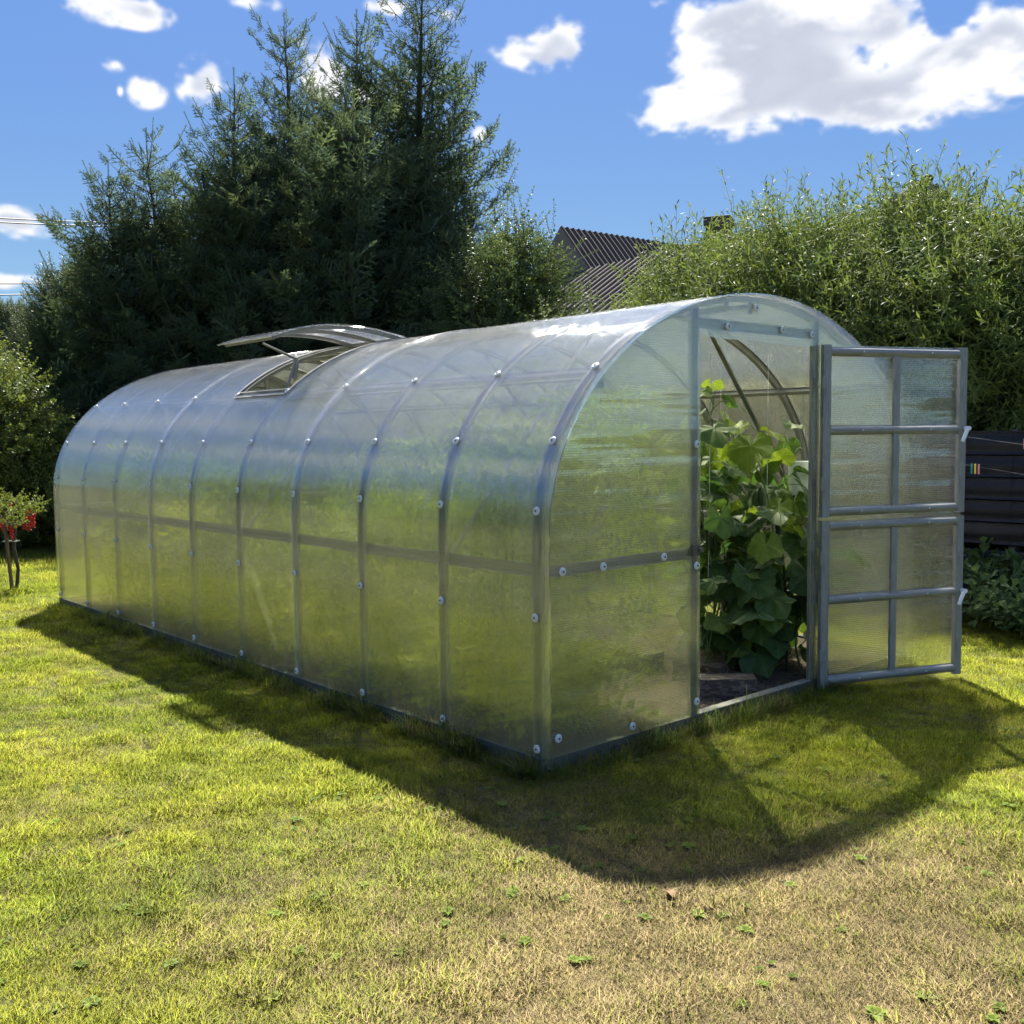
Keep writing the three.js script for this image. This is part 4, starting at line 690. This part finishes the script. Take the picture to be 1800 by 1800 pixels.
// fence of dark corrugated sheets along the right side
{
  const o = thing('sheet_fence', 'dark horizontally corrugated metal fence under the willow hedge', 'fence', [5.05, 0, 0]);
  const FENCE = new THREE.MeshPhysicalMaterial({ color: C3(0.008, 0.008, 0.012), roughness: 0.3, specularIntensity: 0.45, side: THREE.DoubleSide }), sec = [];
  const y0 = 0.54, pitch = 0.17; for (let k = 0; k <= 5 * 14; k++) { const f = k / 14 % 1, y = y0 + k / 14 * pitch; sec.push([f < 0.07 ? -0.022 * f / 0.07 : -0.022 * (1 - (f - 0.07) / 0.93) ** 4 - 0.014 * Math.sin(PI * (f - 0.07) / 0.93) ** 2, y]); }
  for (const [z0, z1] of [[4.3, 2.05], [2.05, -0.22], [-0.22, -2.5], [-2.5, -4.75], [-4.75, -7.0]]) {
    const t = new Tri(); for (let k = 0; k + 1 < sec.length; k++) { const [x0, ya] = sec[k], [x1, yb] = sec[k + 1], j = 0.003 * (Math.round(z0 * 7) % 3); t.quad(V(x0 + j, ya, z0), V(x1 + j, yb, z0), V(x1, yb, z1 - 0.02), V(x0, ya, z1 - 0.02)); }
    part('fence_sheet', toCreasedNormals(t.geo(), 0.6), FENCE, o);
    part('fence_post', box(0.05, 1.42, 0.05, 0.04, 0.71, z1), std(0.05, 0.05, 0.055, 0.6), o);
    part('base_board', box(0.02, 0.46, Math.abs(z1 - z0) - 0.06, 0.02, 0.27, (z0 + z1) / 2), std(0.02, 0.02, 0.025, 0.7), o);
  }
  part('top_rail', box(0.035, 0.02, 11.3, 0.01, 1.40, -1.35), FENCE, o);
}
// weeds along the fence
const weedShoots = [shoot(12, 0.3, 0.11, 0.055, 0.4, 31), shoot(10, 0.26, 0.12, 0.065, 0.5, 32)], WEED = [leafy(0.075, 0.13, 0.03, { clearcoat: 0.12 }), leafy(0.09, 0.15, 0.035, { clearcoat: 0.12 })];
[[4.7, -0.75, 0.62, 'tall leafy weed beside the door edge at the fence'], [4.72, -0.35, 0.5, 'broad-leaved weed clump below the fence'], [4.55, -0.05, 0.42, 'lower broad-leaved weed in front of the fence'], [4.75, 0.25, 0.5, 'broad-leaved weed at the right edge under the fence'], [4.6, -1.2, 0.6, 'leafy weed behind the open door leaves'], [4.35, 0.15, 0.25, 'low weed at the edge of the shaded grass'], [4.75, 0.8, 0.5, 'weed clump just beyond the right edge']].forEach(([x, z, h, label], i) => {
  const rnd = mulberry(900 + i), o = thing('tall_weed', label, 'weed', [x, 0, z], 0, 'weeds along the fence'), l = [[], []];
  for (let k = 0; k < 26; k++) { const a = rnd() * 6.3, q = 0.22 * Math.sqrt(rnd()); l[k % 2].push(matrix(V(Math.cos(a) * q, rnd() * h * 0.62, Math.sin(a) * q), along(V(Math.cos(a) * 0.5, 0.8, Math.sin(a) * 0.5), rnd() * 6), 0.7 + 0.5 * rnd())); }
  weedShoots.forEach((g, k) => copies('foliage', g, WEED[k], l[k], o)); part('stem', limb([V(0, 0, 0), V(0.02, h * 0.8, 0.01)], [0.006, 0.003], 5), VINE, o);
});
// washing lines with pegs
function line(name, label, category, a, b, r, m, group, sag = 0.03) { const o = thing(name, label, category, [a.x, 0, a.z], 0, group), pts = []; for (let k = 0; k <= 12; k++) { const f = k / 12; pts.push(V((b.x - a.x) * f, a.y + (b.y - a.y) * f - sag * 4 * f * (1 - f), (b.z - a.z) * f)); } part('wire', limb(pts, pts.map(() => r), 5), m, o); return o; }
const WIRE = std(0.12, 0.12, 0.12, 0.5);
line('washing_line', 'upper washing line running past the dark fence', 'line', V(4.35, 1.56, -1.6), V(4.35, 0.88, 3.2), 0.0011, WIRE, null, 0.0); line('washing_line', 'lower washing line before the dark fence', 'line', V(4.35, 1.375, -1.6), V(4.35, 0.65, 3.2), 0.0011, WIRE, null, 0.0);
for (const [x, y, z, c, label] of PEGS) { const o = thing('clothes_peg', label, 'peg', [x, y, z], 0.4, 'pegs on the washing lines'), m = std(...c, 0.45); part('peg_half', box(0.01, 0.07, 0.012, -0.006, -0.02, 0), m, o).rotation.z = 0.05; part('peg_half', box(0.01, 0.07, 0.012, 0.006, -0.02, 0), m, o).rotation.z = -0.05; }
// overhead cables at the left
CABLES.forEach(([a, b, label]) => line('overhead_cable', label, 'cable', V(...a), V(...b), 0.02, std(0.02, 0.02, 0.022, 0.6), 'overhead cables on the left', 0.15));

// standard red currant on a stake
{
  const [x, z] = [0.02, -7.35], o = thing('red_currant', 'small standard red currant with hanging red berries at the left edge', 'currant', [x, 0, z]);
  part('trunk', limb([V(0, 0, 0), V(0.02, 0.2, 0), V(-0.015, 0.4, 0.01), V(0.01, 0.62, 0)], [0.02, 0.016, 0.018, 0.014], 8), std(0.05, 0.04, 0.03, 0.9), o);
  R = mulberry(77); const limbs = [], lf = [[], []], tb = [];
  for (let k = 0; k < 9; k++) { const a = k * 0.7 + rr(-0.3, 0.3), l = rr(0.16, 0.27), e = V(Math.cos(a) * l, 0.62 + rr(0.02, 0.24), Math.sin(a) * l); limbs.push(limb([V(0.01, 0.6, 0), V(e.x * 0.5, 0.7, e.z * 0.5), e], [0.008, 0.006, 0.003], 5)); for (let j = 0; j < 9; j++) { const f = rr(0.35, 1.05); lf[j % 2].push(matrix(V(e.x * f, mix(0.68, e.y, f) + rr(-0.03, 0.08), e.z * f), along(V(e.x * 3 + rr(-1, 1), rr(-0.2, 1), e.z * 3 + rr(-1, 1)), R() * 6), rr(0.45, 0.7))); } for (let j = 0; j < 3; j++) { const f = rr(0.3, 1); tb.push(V(e.x * f, mix(0.64, e.y, f) - 0.02, e.z * f)); } }
  part('branches', merged(limbs), TWIG, o); [0, 1].forEach((k) => copies('foliage', bushShoots[k], BUSH[1], lf[k], o));
  const berry = new THREE.IcosahedronGeometry(0.011, 1), RED = new THREE.MeshPhysicalMaterial({ color: C3(0.45, 0.008, 0.012), roughness: 0.25, transmission: 0 });
  const bl = []; for (const p of tb) { const n = 9 + Math.floor(R() * 6); for (let j = 0; j < n; j++) { const a = j * 2.4; bl.push(matrix(V(p.x + Math.cos(a) * 0.009, p.y - j * 0.010, p.z + Math.sin(a) * 0.009), new THREE.Quaternion(), rr(0.85, 1.25) * (1 - j * 0.03))); } }
  copies('berries', berry, RED, bl, o);
  const s = thing('support_stake', 'wooden stake supporting the red currant', 'stake', [x - 0.09, 0, z + 0.1]); part('stake', limb([V(0.03, -0.05, -0.02), V(0, 0.35, 0), V(-0.02, 0.72, 0.0)], [0.018, 0.017, 0.016], 8), std(0.13, 0.085, 0.05, 0.85), s); part('tie', limb(Array.from({ length: 9 }, (_, k) => V(0.045 + Math.cos(k / 8 * 2 * PI) * 0.075, 0.47, -0.05 + Math.sin(k / 8 * 2 * PI) * 0.06)), Array(9).fill(0.003), 5), std(0.5, 0.5, 0.45, 0.8), s);
}
// broad-leaved weeds in the turf
function rosette(seed, n, l, w) { const rnd = mulberry(seed), t = new Tri(); for (let k = 0; k < n; k++) { const a = k / n * 6.28 + rnd() * 0.5; leafletInto(t, V(0, 0.006, 0), V(Math.cos(a), 0.18 + rnd() * 0.35, Math.sin(a)).normalize(), V(0, 1, 0), l * (0.7 + 0.5 * rnd()), w); } return t.geo(); }
const rosettes = [rosette(1, 9, 0.06, 0.034), rosette(2, 8, 0.05, 0.036), rosette(3, 9, 0.04, 0.026)], ROS = [[0.15, 0.21, 0.025], [0.20, 0.26, 0.03], [0.24, 0.29, 0.04]].map((c) => leafy(...c, { clearcoat: 0.05 }));
LAWNWEEDS.forEach(([x, z, k, s, label], i) => { const o = thing('lawn_weed', label, 'weed', [x, 0.003, z], i * 1.7, 'broad-leaved weeds in the lawn'); const m = part('leaves', rosettes[k], ROS[(i + k) % 3], o); m.scale.setScalar(s * 0.5); });
{ const l = [], c = []; R = mulberry(55); for (let k = 0; k < 1500; k++) { const d = rr(2.2, 9), s = rr(-0.6, 0.6) * d, x = EYE.x + FWD.x * d + RIGHT.x * s, z = EYE.z + FWD.z * d + RIGHT.z * s; if (inHouse(x, z) || fbm(x * 2.3, 9, z * 2.3, 2) < 0.52) continue; l.push(matrix(V(x, 0.004, z), new THREE.Quaternion().setFromAxisAngle(UPV, R() * 6.3), rr(0.3, 0.75))); const b = rr(0.7, 1.3); c.push(C3(0.17 * b, 0.23 * b, 0.04 * b)); }
  const o = copies('clover', rosettes[2], grassMat(), l, scene, c); o.userData.label = 'clover and small leaves spread through the turf'; o.userData.category = 'clover'; }
{ const t = new Tri(); R = mulberry(5); for (let k = 0; k < 6; k++) { const f = k / 6, g = (k + 1) / 6, w = (q) => 0.022 * Math.sin(PI * Math.min(0.98, q * 0.95 + 0.03)), p = (q, s) => V(-0.045 + q * 0.09, 0.030 + 0.006 * Math.sin(q * 5) + 0.006 * s * s, s * w(q) * 0.9); t.quad(p(f, -1), p(g, -1), p(g, 0), p(f, 0)); t.quad(p(f, 0), p(g, 0), p(g, 1), p(f, 1)); } const o = thing('fallen_leaf', 'dry curled brown leaf lying at the shadow edge on the lawn', 'leaf', [-0.50, -0.006, 1.08], 0.9); o.scale.set(0.8, 0.9, 0.7); part('blade', toCreasedNormals(t.geo(), 1), leafy(0.20, 0.13, 0.075, { transmission: 0.1, clearcoat: 0 }), o); }

renderer.render(scene, camera);
